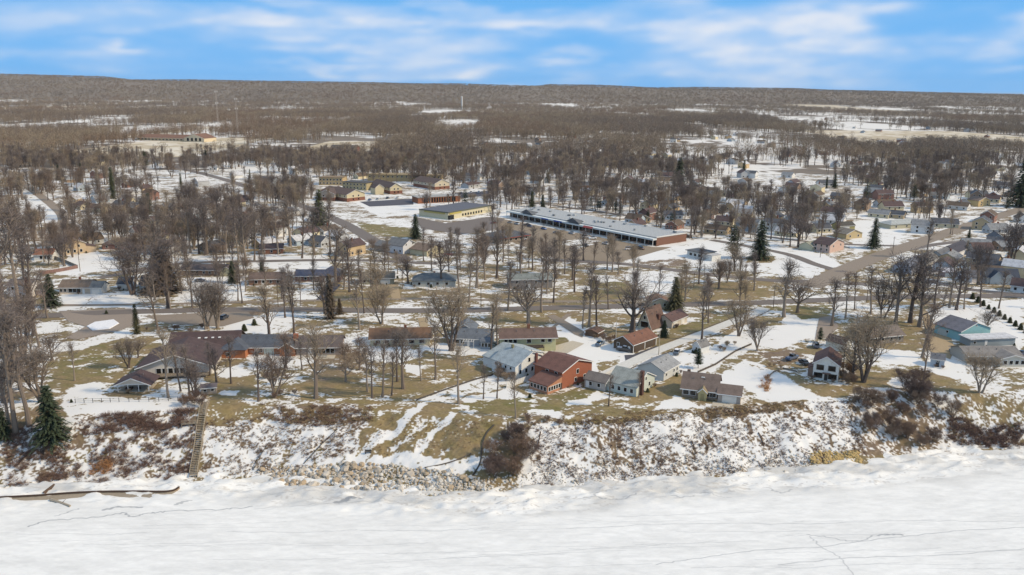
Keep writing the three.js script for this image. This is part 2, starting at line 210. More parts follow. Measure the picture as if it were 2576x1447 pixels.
function cover(x, z, cls, fine) {                       // colour of the ground at a place
  const wx = (fbm(x * .16 + 9, z * .16, 3) - .5) * 9 + (vn(x * .9, z * .9) - .5) * 1.6, wz = (fbm(x * .16, z * .16 + 50, 3) - .5) * 9 + (vn(x * .9 + 40, z * .9) - .5) * 1.6;
  const [s, gr, di] = cls(x + wx * .55, z + wz * .55);
  const n1 = fbm(x * .09, z * .13, 4), n2 = fbm(x * .55 + 7, z * .8, 3), n3 = fine ? vn(x * 2.3, z * 2.6) : .5, n4 = vn(x * .31 + 80, z * .31);
  const e = (s - 128) / 127, t = bluffT(x, z), slope = t > .08 && t < 1.1;
  const n5 = fbm(x * .33 + 60, z * .5, 3);
  const k = slope ? e * .8 + (fbm(x * .07 + z * .04, z * .11, 3) - .5) * .8 + (fbm(x * .45, z * .12 + 20, 3) - .5) * .9 + (n2 - .5) * 1.1 + (n3 - .5) * .9 : e * .9 + (n1 - .5) * 1.9 * (1 - Math.abs(e) * .5) + (n5 - .5) * 1.5 * (1 - Math.abs(e) * .4) + ((n2 - .5) * 1.0 + (n3 - .5) * .75) * (1 - Math.abs(e) * .3);
  const sn = sstep(-.03, .07, k);
  const g = gr / 255, d = di / 255;
  const grass = mix3(mix3([.215, .15, .06], [.30, .222, .10], n2), mix3([.10, .10, .025], [.19, .165, .045], n2), clamp(g * 1.2 + (n4 - .5) * .7));
  const earth = mix3([.115, .078, .055], [.21, .155, .11], n2 * .7 + n3 * .3);
  const land = mix3(grass, earth, clamp(d * 1.15 - .12 + (n2 - .5) * .7 + (n5 - .5) * .5)), f = .78 + .44 * n3;
  const dirty = .93 + .07 * n1;
  return [lerp(land[0] * f, SNOW[0] * dirty, sn), lerp(land[1] * f, SNOW[1] * dirty, sn), lerp(land[2] * f, SNOW[2] * dirty, sn)];
}
function zoneTex(x0, x1, z0, z1, W, H, fn) { return dataTex(W, H, (i, j) => fn(x0 + (i + .5) / W * (x1 - x0), z0 + (j + .5) / H * (z1 - z0)), THREE.MirroredRepeatWrapping); }
const zones = [
  { n: [-300, 300, -460, -170], xs: lines([-2600, -600, 100], [-600, -190, 14], [-190, 195, .7], [195, 600, 14], [600, 2600, 100]), zs: lines([-460, -246, 6], [-246, -174, .6], [-174, -160, 7]), base: [124, 70, 130], fine: true },
  { n: [-620, 620, -900, -460], xs: lines([-2600, -700, 190], [-700, 700, 20], [700, 2600, 190]), zs: lines([-900, -460, 20]), base: [152, 50, 180], fine: true },
];
for (const { n, xs, zs, base, fine } of zones) {
  const cls = classMap(...n, 2048, 1024, base), tex = zoneTex(...n, 2048, 1024, (x, z) => cover(x, z, cls, fine));
  const geo = gridMesh(xs, zs, hgt, (x, z) => [(x - n[0]) / (n[1] - n[0]), (z - n[2]) / (n[3] - n[2])]);
  structure('ground', geo, new THREE.MeshStandardMaterial({ map: tex, roughness: .95, bumpMap: TX.grain, bumpScale: .0 }));
}
// far country: leaf litter, snow and pale winter fields
const fields = [[30, 264, 165, 276], [425, 318, 525, 334], [330, 345, 620, 376], [800, 355, 1000, 372], [2050, 328, 2500, 350], [2060, 270, 2200, 280], [2330, 286, 2480, 292]].map(([a, b, c, d]) => {
  const [x0, zf] = G(a, b), [x1] = G(c, b), [, zn] = G(a, d); const [m0, m1] = [G(a, (b + d) / 2), G(c, (b + d) / 2)]; const hide = 17 * Math.abs(zn) / 87; return { x0: m0[0], x1: m1[0], zf, zn: Math.min(zn + hide * .55, -900) , zg: zn }; });
const inField = (x, z, grow = 0) => fields.some((f) => { const c = (f.x0 + f.x1) / 2, w = (f.x1 - f.x0) / 2, e = (fbm(x * .006 + z * .002, z * .004, 2) - .5) * w * .5; return Math.abs(x - c) < w + e + grow && z > f.zf && z < f.zn; });
const gaps = (x, z) => fbm(x * .007 + 4, z * .0017, 3);      // long openings in the far woods
function farCover(x, z) {                               // leaf litter, old snow and cream stubble, the same everywhere
  const n = fbm(x * .006, z * .006, 4), m = fbm(x * .03 + 50, z * .03, 3), p = vn(x * .11, z * .11);
  if (inField(x, z)) { const s = sstep(.42, .6, m * .6 + p * .4); return mix3([.42, .34, .22], [.66, .60, .48], s * .75); }
  const g = 1 - sstep(.36, .43, gaps(x, z)), wooded = farH(x, z) > 6 + 14 * n, s = wooded ? 0 : sstep(.5, .58, n * .5 + m * .5 + (p - .5) * .16 + g * .2); // the escarpment carries unbroken woods
  return mix3(mix3([.135, .108, .082], [.20, .162, .118], m), [.66, .63, .57], s);
}
const zonesFar = [{ n: [-1700, 1700, -2500, -900], xs: lines([-6000, -2000, 400], [-2000, 2000, 80], [2000, 6000, 400]), zs: lines([-2500, -900, 80]) }, { n: [-8000, 8000, -9000, -2500], xs: lines([-12000, 12000, 300]), zs: lines([-9000, -5200, 190], [-5200, -2500, 300]) }];
// the far ridge: higher to one side, wooded
const ridgeProf = [[-200, 184], [0, 185], [260, 191], [330, 199], [480, 199], [640, 202], [930, 206], [1060, 209], [1150, 209], [1350, 215], [1380, 211], [1500, 213], [1640, 219], [1780, 218], [2000, 221], [2080, 225], [2300, 230], [2576, 236], [2800, 240]].map(([px, py]) => { const d = rayDir(px, py); return [d.x / -d.z, d.y / -d.z]; });
function farH(x, z) {
  const d = -z; if (d < 4300) return 0; const q = x / d; let s = ridgeProf[0][1];
  if (q >= ridgeProf[ridgeProf.length - 1][0]) s = ridgeProf[ridgeProf.length - 1][1]; else for (let i = 1; i < ridgeProf.length; i++) if (q <= ridgeProf[i][0]) { s = lerp(ridgeProf[i - 1][1], ridgeProf[i][1], clamp((q - ridgeProf[i - 1][0]) / (ridgeProf[i][0] - ridgeProf[i - 1][0]))); break; }
  const top = CAM_H + s * 7000 - 14;
  return top * sstep(4600, 7000, d) + (fbm(x * .0015, z * .0015, 3) - .5) * 26 * sstep(4400, 5500, d) * (1 - sstep(6500, 7000, d));
}
zonesFar.forEach(({ n, xs, zs }, i) => {
  const tex = zoneTex(...n, i ? 1024 : 2048, i ? 512 : 1024, farCover);
  structure(i ? 'hills' : 'ground', gridMesh(xs, zs, farH, (x, z) => [(x - n[0]) / (n[1] - n[0]), (z - n[2]) / (n[3] - n[2])]), new THREE.MeshStandardMaterial({ map: tex, roughness: 1 }));
});

// ---------------------------------------------------------------- the frozen lake
{
  const n = [-190, 190, -225, -115], W = 2048, H = 1024;
  const c = document.createElement('canvas'); c.width = W; c.height = H; const g = c.getContext('2d'); g.fillStyle = '#000'; g.fillRect(0, 0, W, H);
  const X = (px, py) => { const q = G(px, py, LAKE); return [(q[0] - n[0]) / (n[1] - n[0]) * W, (q[1] - n[2]) / (n[3] - n[2]) * H]; };
  const r = rngOf(5);
  const crack = (w, k, pts) => { g.lineWidth = w; g.strokeStyle = `rgb(${k},0,0)`; g.lineJoin = 'round'; g.beginPath(); for (let i = 0; i < pts.length - 2; i += 2) { const m = 9; for (let s = i ? 1 : 0; s <= m; s++) { const t = s / m, q = X(lerp(pts[i], pts[i + 2], t) + (r() - .5) * 9, lerp(pts[i + 1], pts[i + 3], t) + (r() - .5) * 3.4); i + s ? g.lineTo(...q) : g.moveTo(...q); } } g.stroke(); };
  crack(2.4, 140, [70, 1325, 110, 1312, 250, 1300, 310, 1290, 330, 1300, 380, 1290, 430, 1286, 560, 1282, 640, 1275]); crack(5, 130, [260, 1283, 300, 1275, 360, 1277]); crack(4, 110, [440, 1270, 480, 1262]); crack(2, 110, [140, 1298, 200, 1280]);
  crack(7, 140, [835, 1266, 880, 1258, 915, 1255]); crack(2, 70, [640, 1280, 830, 1268, 1000, 1262]); crack(2, 70, [1420, 1260, 1500, 1255]); crack(2.4, 100, [1490, 1250, 1520, 1260, 1545, 1255, 1570, 1258, 1600, 1247]); crack(2.4, 90, [1690, 1250, 1715, 1255, 1745, 1250]); crack(2, 80, [1760, 1240, 1800, 1248, 1840, 1252]); crack(2.4, 90, [1935, 1230, 1965, 1240, 1990, 1232]);
  crack(1.8, 120, [1650, 1420, 1760, 1404, 1900, 1384, 2060, 1376, 2230, 1354, 2400, 1336, 2576, 1326]); crack(1.8, 90, [1420, 1330, 1700, 1318, 2000, 1318, 2300, 1310, 2576, 1312]); crack(1.8, 120, [2030, 1345, 2090, 1352, 2140, 1362, 2170, 1360, 2200, 1346]); crack(1.5, 100, [2040, 1350, 2060, 1372, 2110, 1400, 2150, 1447]); crack(3, 160, [2205, 1346, 2240, 1345, 2270, 1346]); crack(1.2, 60, [900, 1420, 1200, 1400, 1500, 1380, 1700, 1372]); crack(1.2, 50, [0, 1340, 300, 1330, 700, 1326]); crack(2, 110, [1960, 1420, 2110, 1405, 2400, 1395, 2576, 1380]);
  for (let i = 0; i < 46; i++) { const x = r() * 2576, y = 1290 + r() * 150; crack(1.2, 40 + r() * 60, [x, y, x + 60 + r() * 200, y - 4 + r() * 6, x + 300 + r() * 120, y - 12 + r() * 10]); }
  const d = g.getImageData(0, 0, W, H).data;
  const dist = (x, z) => z - along(toe, x);
  const tex = dataTex(W, H, (i, j) => {
    const x = n[0] + (i + .5) / W * (n[1] - n[0]), z = n[2] + (j + .5) / H * (n[3] - n[2]), ck = d[(j * W + i) * 4] / 255, q = dist(x, z);
    const a = fbm(x * .05, z * .22, 4), b = fbm(x * .35 + 8, z * 1.1, 3), e = vn(x * 1.6, z * 3.1);
    let v = .705 + .07 * (a - .5) * 2 + .075 * (b - .5) * 2 + .05 * (e - .5); 
    const shore = 1 - sstep(6, 16, q + (fbm(x * .06, z * .1, 3) - .5) * 16), grit = shore * sstep(.58, .72, b * .6 + e * .4) * .55, grey = shore * sstep(.44, .62, fbm(x * .08 + 3, z * .3, 3)) * .24;
    v *= 1 - grey;
    const col = mix3([v, v * .985, v * .92], [.36, .33, .29], grit); return mix3(col, [.19, .20, .21], Math.min(1, ck * 1.25));
  }, THREE.MirroredRepeatWrapping);
  const ih = (x, z) => { const q = dist(x, z); const near = (1 - sstep(3, 17, q)) * (1 - sstep(190, 260, Math.abs(x))); const rid = 1 - Math.abs(fbm(x * .11, z * .34, 3) * 2 - 1); return LAKE + near * (Math.pow(rid, 3) * 1.3 - .2 + (vn(x * .5, z * .8) - .5) * .45) + (fbm(x * .05, z * .14, 3) - .5) * .16 + (fbm(x * .4, z * 1.1, 3) - .5) * .12; };
  structure('frozen_lake', gridMesh(lines([-5000, -400, 300], [-400, -180, 12], [-180, 180, .8], [180, 400, 12], [400, 5000, 300]), lines([-232, -130, .6], [-130, -60, 4], [-60, 3000, 250]), ih, (x, z) => [(x - n[0]) / (n[1] - n[0]), (z - n[2]) / (n[3] - n[2])]), new THREE.MeshStandardMaterial({ map: tex, roughness: .7 }));
}
// ---------------------------------------------------------------- roads, drives and paths: sheets laid on the ground
const roadLines = [];                                   // for keeping trees and houses off the roads
const asphalt = (c, rgh = .9) => new THREE.MeshStandardMaterial({ color: new THREE.Color(c), map: TX.grain, roughness: rgh });
function smoothPts(pts, n = 6) { const c = new THREE.CatmullRomCurve3(pts.map(([x, z]) => new THREE.Vector3(x, 0, z)), false, 'centripetal'); return c.getPoints((pts.length - 1) * n).map((p) => [p.x, p.z]); }
function ribbon(pts, w, y, jag = 0, seed = 1) {
  const r = rngOf(seed), tri = [], uv = []; let L = null, acc = 0;
  for (let i = 0; i < pts.length; i++) {
    const a = pts[Math.max(0, i - 1)], b = pts[Math.min(pts.length - 1, i + 1)], dx = b[0] - a[0], dz = b[1] - a[1], l = Math.hypot(dx, dz) || 1, nx = -dz / l, nz = dx / l, w1 = w / 2 + (r() - .5) * jag, w2 = w / 2 + (r() - .5) * jag;
    if (i) acc += Math.hypot(pts[i][0] - pts[i - 1][0], pts[i][1] - pts[i - 1][1]);
    const q = [[pts[i][0] - nx * w1, pts[i][1] - nz * w1], [pts[i][0] + nx * w2, pts[i][1] + nz * w2]].map(([x, z]) => [x, hgt(x, z) + y, z]);
    if (L) { tri.push(...L[0], ...q[0], ...q[1], ...L[0], ...q[1], ...L[1]); }
    L = q;
  }
  const g = new THREE.BufferGeometry(); g.setAttribute('position', new THREE.Float32BufferAttribute(tri, 3));
  for (let i = 0; i < tri.length; i += 3) uv.push(tri[i], tri[i + 2]); g.setAttribute('uv', new THREE.Float32BufferAttribute(uv, 2)); g.computeVertexNormals();
  const n = g.attributes.normal; if (n.getY(0) < 0) { const p = g.attributes.position; for (let i = 0; i < p.count; i += 3) for (const k of ['X', 'Y', 'Z']) { const t = p['get' + k](i + 1); p['set' + k](i + 1, p['get' + k](i + 2)); p['set' + k](i + 2, t); } for (let i = 0; i < p.count; i++) { g.attributes.uv.setXY(i, p.getX(i), p.getZ(i)); } g.computeVertexNormals(); }
  return g;
}
function road(name, px, w, mat, y = .1, jag = .3, kerbM) {
  const pts = smoothPts(px.map(([a, b]) => G(a, b, 0))); roadLines.push([pts, w]);
  structure(name, ribbon(pts, w, y, jag, pts.length), mat);
  return pts;
}
function pave(name, px, mat, y = .09, low = 0) {                 // a paved area inside an outline
  const P = px.map(([a, b]) => GT(a, b)), s = new THREE.Shape(P.map(([x, z]) => new THREE.Vector2(x, -z))), g = new THREE.ShapeGeometry(s); g.rotateX(-Math.PI / 2); const p = g.attributes.position; for (let i = 0; i < p.count; i++) { g.attributes.uv.setXY(i, p.getX(i), p.getZ(i)); p.setY(i, Math.max(low, hgt(p.getX(i), p.getZ(i))) + y); } g.computeVertexNormals(); paved.push(P); return structure(name, g, mat);
}
const paved = [];
const tanRoad = asphalt('#8d8072'), brownRoad = asphalt('#877a6a'), darkRoad = asphalt('#6e655d'), paleLane = asphalt('#c9c6bd'), blackDrive = asphalt('#4b4a50'), lotM = asphalt('#857661'), sandM = asphalt('#a08c6c'), concrete = asphalt('#b5ab98');
road('lake_road', [[-500, 812], [-200, 806], [0, 800], [330, 785], [700, 779], [1100, 782], [1500, 772], [1900, 762], [2250, 748], [2576, 744], [3100, 738]], 7.2, darkRoad);
road('lake_road', [[-300, 780], [0, 770], [330, 767], [700, 758], [1000, 752], [1500, 758], [1700, 744]], 3.2, brownRoad, .07);
road('street', [[2036, 722], [2080, 700], [2170, 660], [2290, 618], [2400, 580], [2576, 525], [2900, 440]], 11, brownRoad, .105);
road('street', [[1380, 655], [1560, 664], [1760, 688], [1950, 706], [2060, 708], [2180, 716]], 6.5, darkRoad, .085);
road('street', [[2140, 690], [2060, 668], [1980, 640], [1880, 620], [1790, 604]], 6, darkRoad, .08);
road('street', [[2300, 700], [2450, 730], [2576, 742], [2800, 760]], 6, darkRoad, .08);
road('street', [[1100, 664], [900, 655], [640, 658], [450, 664], [250, 700]], 5.5, darkRoad, .085);
road('street', [[-60, 400], [20, 432], [70, 470], [130, 515], [160, 548], [140, 590], [110, 620]], 7, brownRoad, .08);
road('street', [[330, 395], [540, 445], [650, 480], [760, 518], [860, 560], [930, 600], [1020, 655]], 9, darkRoad, .08);
road('street', [[1270, 500], [1700, 560], [2050, 610], [2290, 620]], 5, darkRoad, .075);
road('street', [[2576, 600], [2380, 612], [2260, 632]], 6, darkRoad, .085);
road('shore_lane', [[1490, 958], [1560, 925], [1660, 880], [1780, 835], [1925, 775]], 4.6, paleLane, .11, .1);
structure('lane_edging', ribbon(smoothPts([[1512, 966], [1600, 922], [1700, 879], [1800, 842], [1935, 782]].map(([a, b]) => G(a, b, 0))), .5, .1, .35, 4), asphalt('#5d5348'));
structure('lane_edging', ribbon(smoothPts([[1680, 860], [1760, 832], [1900, 776]].map(([a, b]) => G(a, b, 0))), .45, .1, .3, 6), asphalt('#5d5348'));
pave('driveway', [[1571, 894], [1592, 893], [1650, 871], [1668, 876], [1660, 888], [1590, 921], [1575, 915]], blackDrive);
pave('driveway', [[2318, 785], [2332, 782], [2345, 812], [2372, 842], [2392, 850], [2402, 880], [2390, 905], [2340, 885], [2338, 850], [2325, 815]], sandM, .085);
pave('driveway', [[1375, 795], [1395, 792], [1470, 835], [1465, 850], [1445, 842]], brownRoad);
pave('driveway', [[1425, 790], [1440, 790], [1395, 825], [1380, 830]], brownRoad, .082);
pave('driveway', [[150, 783], [330, 777], [345, 800], [360, 812], [300, 832], [190, 856], [165, 850], [215, 822], [170, 808]], tanRoad);
pave('driveway', [[360, 795], [620, 782], [640, 800], [560, 822], [420, 815]], brownRoad, .083);
pave('driveway', [[795, 755], [825, 752], [858, 716], [832, 712]], blackDrive, .083);
pave('driveway', [[985, 752], [1008, 752], [1002, 716], [978, 716]], sandM, .083);
pave('driveway', [[1050, 800], [1075, 798], [1078, 838], [1062, 842]], sandM, .083);
pave('driveway', [[2060, 800], [2090, 795], [2110, 822], [2085, 850], [2050, 855]], tanRoad, .083);
pave('driveway', [[1390, 872], [1440, 858], [1470, 865], [1430, 888], [1395, 898]], concrete, .083);
pave('parking_lot', [[1268, 552], [1400, 577], [1640, 622], [1690, 622], [1560, 660], [1400, 652], [1290, 610], [1240, 575]], lotM, .07);
pave('parking_lot', [[1040, 545], [1120, 562], [1240, 545], [1270, 552], [1240, 580], [1160, 590], [1060, 575]], darkRoad, .072);
pave('parking_lot', [[905, 508], [1040, 500], [1040, 515], [930, 520]], blackDrive, .07);
pave('parking_lot', [[1130, 488], [1230, 480], [1230, 492], [1140, 500]], blackDrive, .07);
// snow island in the turning circle
{ const g = new THREE.Group(); const P = [[221, 822], [240, 812], [285, 806], [298, 815], [275, 828], [235, 832]].map(([a, b]) => G(a, b, 0)); const s = new THREE.Shape(P.map(([x, z]) => new THREE.Vector2(x, -z))); const e = new THREE.ExtrudeGeometry(s, { depth: .25, bevelEnabled: true, bevelSize: .3, bevelThickness: .15, bevelSegments: 2 }); e.rotateX(-Math.PI / 2); structure('snow_island', e, new THREE.MeshStandardMaterial({ color: new THREE.Color().setRGB(.74, .74, .74), map: TX.grain, roughness: .9 })); }
// ---------------------------------------------------------------- buildings
const landmarks = [];                                   // footprints with a short name, for trees and labels
const cube = {};
const boxGeo = (w, h, d) => cube[`${w},${h},${d}`] ??= box(-w / 2, w / 2, -h / 2, h / 2, -d / 2, d / 2);
function gableRoof(w, axis, h, rise, ov, t = .2) {      // two thick slopes
  const { x0, x1, z0, z1 } = w, y0 = w.y0 ?? 0, out = [];
  const S = (a, b, c, d) => out.push(hex([a, b, c, d], [a, b, c, d].map(([x, y, z]) => [x, y + t, z])));
  if (axis === 'x') { const m = (z0 + z1) / 2, hd = (z0 - z1) / 2, k = rise / hd, ye = y0 + h - ov * k + .03, yr = y0 + h + rise + .03; S([x0 - ov, ye, z0 + ov], [x1 + ov, ye, z0 + ov], [x1 + ov, yr, m], [x0 - ov, yr, m]); S([x0 - ov, yr, m], [x1 + ov, yr, m], [x1 + ov, ye, z1 - ov], [x0 - ov, ye, z1 - ov]); }
  else { const m = (x0 + x1) / 2, hd = (x1 - x0) / 2, k = rise / hd, ye = y0 + h - ov * k + .03, yr = y0 + h + rise + .03; S([x0 - ov, ye, z0 + ov], [m, yr, z0 + ov], [m, yr, z1 - ov], [x0 - ov, ye, z1 - ov]); S([m, yr, z0 + ov], [x1 + ov, ye, z0 + ov], [x1 + ov, ye, z1 - ov], [m, yr, z1 - ov]); }
  return join(out);
}
function wingGeo(w) {
  const { x0, x1, z0, z1, h, rise = 0, axis = 'x', ov = .4 } = w, y0 = w.y0 ?? 0, wall = [box(x0, x1, y0 - (y0 ? 0 : .6), y0 + h, z0, z1)]; let roof;
  const T = (l) => rawGeo(l.flat());
  if (axis === 'x' && rise) { const m = (z0 + z1) / 2, a = [x0, y0 + h, z0], b = [x0, y0 + h, z1], c = [x0, y0 + h + rise, m], d = [x1, y0 + h, z0], e = [x1, y0 + h, z1], f = [x1, y0 + h + rise, m]; wall.push(T([a, c, b, d, e, f, a, d, f, a, f, c, b, c, f, b, f, e])); roof = gableRoof(w, 'x', h, rise, ov); }
  else if (axis === 'z') { const m = (x0 + x1) / 2, a = [x0, y0 + h, z0], b = [x1, y0 + h, z0], c = [m, y0 + h + rise, z0], d = [x0, y0 + h, z1], e = [x1, y0 + h, z1], f = [m, y0 + h + rise, z1]; wall.push(T([a, b, c, d, f, e, a, c, f, a, f, d, b, e, f, b, f, c])); roof = gableRoof(w, 'z', h, rise, ov); }
  else if (axis === 'hip') {
    const y = y0 + h, t = .18, X0 = x0 - ov, X1 = x1 + ov, Z0 = z0 + ov, Z1 = z1 - ov, m = (Z0 + Z1) / 2, hd = (Z0 - Z1) / 2, wide = X1 - X0 >= 2 * hd; let p, q;
    if (wide) { p = [X0 + hd, y + rise + t, m]; q = [X1 - hd, y + rise + t, m]; } else { const c = (X0 + X1) / 2, hw = (X1 - X0) / 2; p = [c, y + rise + t, Z0 - hw]; q = [c, y + rise + t, Z1 + hw]; }
    const A = [X0, y + t, Z0], B = [X1, y + t, Z0], C = [X1, y + t, Z1], D = [X0, y + t, Z1], a = [X0, y + .02, Z0], b = [X1, y + .02, Z0], c = [X1, y + .02, Z1], d = [X0, y + .02, Z1];
    const f = wide ? [A, B, q, A, q, p, C, D, p, C, p, q, D, A, p, B, C, q] : [A, B, p, B, C, q, B, q, p, C, D, q, D, A, p, D, p, q];
    roof = T([...f, a, B, A, a, b, B, b, C, B, b, c, C, c, D, C, c, d, D, d, A, D, d, a, A, a, d, c, a, c, b]);
  } else if (axis === 'flat') { roof = join([box(x0 - ov, x1 + ov, y0 + h + .02, y0 + h + .3, z0 + ov, z1 - ov), box(x0 + .3, x1 - .3, y0 + h + .302, y0 + h + .36, z0 - .3, z1 + .3)]); }
  else { const L = axis === 'shedl', k = rise, t = .18, yl = y0 + h + .03, H = y0 + h + k + .03; // low side at x0 (shedl), x1 (shedr), front (shedf)
    if (axis === 'shedf') { roof = hex([[x0 - ov, yl - ov * k / (z0 - z1), z0 + ov], [x1 + ov, yl - ov * k / (z0 - z1), z0 + ov], [x1 + ov, H, z1], [x0 - ov, H, z1]], [[x0 - ov, yl + t - ov * k / (z0 - z1), z0 + ov], [x1 + ov, yl + t - ov * k / (z0 - z1), z0 + ov], [x1 + ov, H + t, z1], [x0 - ov, H + t, z1]]); wall.push(T([[x0, y0 + h, z0], [x0, H - .03, z1], [x0, y0 + h, z1], [x1, y0 + h, z0], [x1, y0 + h, z1], [x1, H - .03, z1]])); }
    else { const a = L ? yl : H, b = L ? H : yl, e = ov * k / (x1 - x0); roof = hex([[x0 - (L ? ov : 0), a - (L ? e : 0), z0 + ov], [x1 + (L ? 0 : ov), b - (L ? 0 : e), z0 + ov], [x1 + (L ? 0 : ov), b - (L ? 0 : e), z1 - ov], [x0 - (L ? ov : 0), a - (L ? e : 0), z1 - ov]], [[x0 - (L ? ov : 0), a + t - (L ? e : 0), z0 + ov], [x1 + (L ? 0 : ov), b + t - (L ? 0 : e), z0 + ov], [x1 + (L ? 0 : ov), b + t - (L ? 0 : e), z1 - ov], [x0 - (L ? ov : 0), a + t - (L ? e : 0), z1 - ov]]); const yy = [y0 + h + .0, y0 + h + k]; const [p, q] = L ? [x0, x1] : [x1, x0]; wall.push(T([[p, yy[0], z0], [q, yy[0], z0], [q, yy[1], z0], [p, yy[0], z1], [q, yy[1], z1], [q, yy[0], z1]])); } }
  return [join(wall), roof];
}
function faceAt(w, f, u, y, off) {                      // a place on a wall: f front, b back, l, r; u metres along it from its left end seen from outside
  if (f === 'f') return [[w.x0 + u, y, w.z0 + off], 0]; if (f === 'r') return [[w.x1 + off, y, w.z0 - u], Math.PI / 2]; if (f === 'l') return [[w.x0 - off, y, w.z1 + u], -Math.PI / 2]; return [[w.x1 - u, y, w.z1 - off], Math.PI];
}
const faceLen = (w, f) => f === 'f' || f === 'b' ? w.x1 - w.x0 : w.z0 - w.z1;
function windowOn(g, w, f, u, y, ww = 1, hh = 1.2, trim = trimM) {
  const [p, r] = faceAt(w, f, u, y, .04), m = part(g, 'window', boxGeo(ww + .24, hh + .24, .1), trim); m.position.set(...p); m.rotation.y = r;
  const q = part(m, 'pane', boxGeo(ww, hh, .06), glassM); q.position.z = .05; return m;
}
function doorOn(g, w, f, u, ww = 1, hh = 2.05, mat = trimM, name = 'door') { const [p, r] = faceAt(w, f, u, (w.y0 ?? 0) + hh / 2 + .05, .03), m = part(g, name, boxGeo(ww, hh, .1), mat); m.position.set(...p); m.rotation.y = r; if (name === 'garage_door') for (let k = 1; k < 4; k++) { const s = part(m, 'panel', boxGeo(ww - .2, hh / 4 - .12, .04), mat); s.position.set(0, -hh / 2 + (k + .0) * hh / 4 - hh / 8 + hh / 8 * 0, .05); } return m; }
function rowOn(g, w, f, n, y, ww = 1, hh = 1.2, from = 0, to = 1, trim) { const L = faceLen(w, f); for (let i = 0; i < n; i++) windowOn(g, w, f, L * lerp(from, to, (i + .5) / n), y, ww, hh, trim); }
// A-B is the front foot of the building in the photograph, left to right as seen; it reaches back by depth
function building(name, label, short, a, b, depth, o) {
  const A = GT(...a), Bq = o.width ? null : GT(...b), g = thing(name, label, o.category ?? 'house', o.group);
  let W, th; if (Bq) { W = Math.hypot(Bq[0] - A[0], Bq[1] - A[1]); th = Math.atan2(-(Bq[1] - A[1]), Bq[0] - A[0]); } else { W = o.width; th = o.turn ?? 0; }
  return raise(g, A, W, th, depth, short, o);
}
function raise(g, A, W, th, depth, short, o) {
  g.position.set(A[0], Math.min(hgt(A[0], A[1]), .1), A[1]); g.rotation.y = th;
  const wm = M(o.wallKind ?? 'siding', o.wall), rm = M('roof', o.roof, .9), main = { x0: 0, x1: W, z0: 0, z1: -depth, h: o.h ?? 2.8, rise: o.rise ?? 2, axis: o.axis ?? 'x', ov: o.ov ?? .45 };
  const wings = [main, ...(o.wings ? o.wings(W, depth) : [])], roofs = [];
  wings.forEach((w, i) => { const [wg, rg] = wingGeo(w); if (!w.open) part(g, 'wall', wg, w.wall ? M(w.wallKind ?? 'siding', w.wall) : wm); const rf = part(g, 'roof', rg, w.roof ? M(w.roofKind ?? 'roof', w.roof, .9) : rm); roofs.push(rf);
    const y0 = w.y0 ?? 0, ov = w.ov ?? .4; if (w.axis === 'x' && w.rise) { const k = w.rise / ((w.z0 - w.z1) / 2), y = y0 + w.h - ov * k; for (const z of [w.z0 + ov + .03, w.z1 - ov - .13]) part(rf, 'gutter', box(w.x0 - ov, w.x1 + ov, y - .02, y + .2, z, z + .1), trimM); } else if (w.axis === 'z') { const k = w.rise / ((w.x1 - w.x0) / 2), y = y0 + w.h - ov * k, m = (w.x0 + w.x1) / 2, yr = y0 + w.h + w.rise; for (const [x, s] of [[w.x0 - ov, 1], [w.x1 + ov, -1]]) part(rf, 'barge_board', hex([[x, y, w.z0 + ov + .02], [m, yr, w.z0 + ov + .02], [m, yr, w.z0 + ov + .1], [x, y, w.z0 + ov + .1]].map((p, q, a) => s > 0 ? a[[3, 2, 1, 0][q]] : p), [[x, y + .24, w.z0 + ov + .02], [m, yr + .24, w.z0 + ov + .02], [m, yr + .24, w.z0 + ov + .1], [x, y + .24, w.z0 + ov + .1]].map((p, q, a) => s > 0 ? a[[3, 2, 1, 0][q]] : p)), trimM); }
    if (i === 0 && w.rise && !o.plain && (w.axis === 'x' || w.axis === 'z')) for (const t of [.3, .62]) { const L = w.axis === 'x', x = L ? lerp(w.x0, w.x1, t) : w.x1 - (w.x1 - w.x0) * .3, z = L ? w.z0 - (w.z0 - w.z1) * .3 : lerp(w.z0, w.z1, t), y = y0 + w.h + w.rise * .6; part(rf, 'vent', bar([x, y - .2, z], [x, y + .75, z], .12, .12, 6), M('plain', '#6e6c6a', .6)); } });
  for (const [f, n, y, ww, hh, from, to, k] of o.win ?? []) rowOn(g, wings[k ?? 0], f, n, y, ww, hh, from ?? 0, to ?? 1, o.trim);
  for (const [f, u, k, c] of o.door ?? []) doorOn(g, wings[k ?? 0], f, u, 1, 2.05, c ? M('plain', c, .6) : trimM);
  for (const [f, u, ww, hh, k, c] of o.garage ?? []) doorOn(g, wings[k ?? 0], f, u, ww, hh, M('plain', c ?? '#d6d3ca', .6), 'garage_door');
  for (const [x, z, top, w, c] of o.chimney ?? []) part(roofs[0], 'chimney', box(x - w / 2, x + w / 2, o.chimneyLow ?? (main.h * .4), top, z - w / 2, z + w / 2), M('brick', c ?? '#8a5a45'));
  const c = Math.cos(th), s = Math.sin(th), at = (x, z) => [A[0] + x * c + z * s, A[1] - x * s + z * c];
  const mid = at(W / 2, -depth / 2); landmarks.push({ x: mid[0], z: mid[1], r: Math.hypot(W, depth) / 2, W, depth, th, A, short, at });
  g.userData.at = undefined; delete g.userData.at;
  if (o.extra) o.extra(g, wings, W, depth);
  shadowed(g); return g;
}
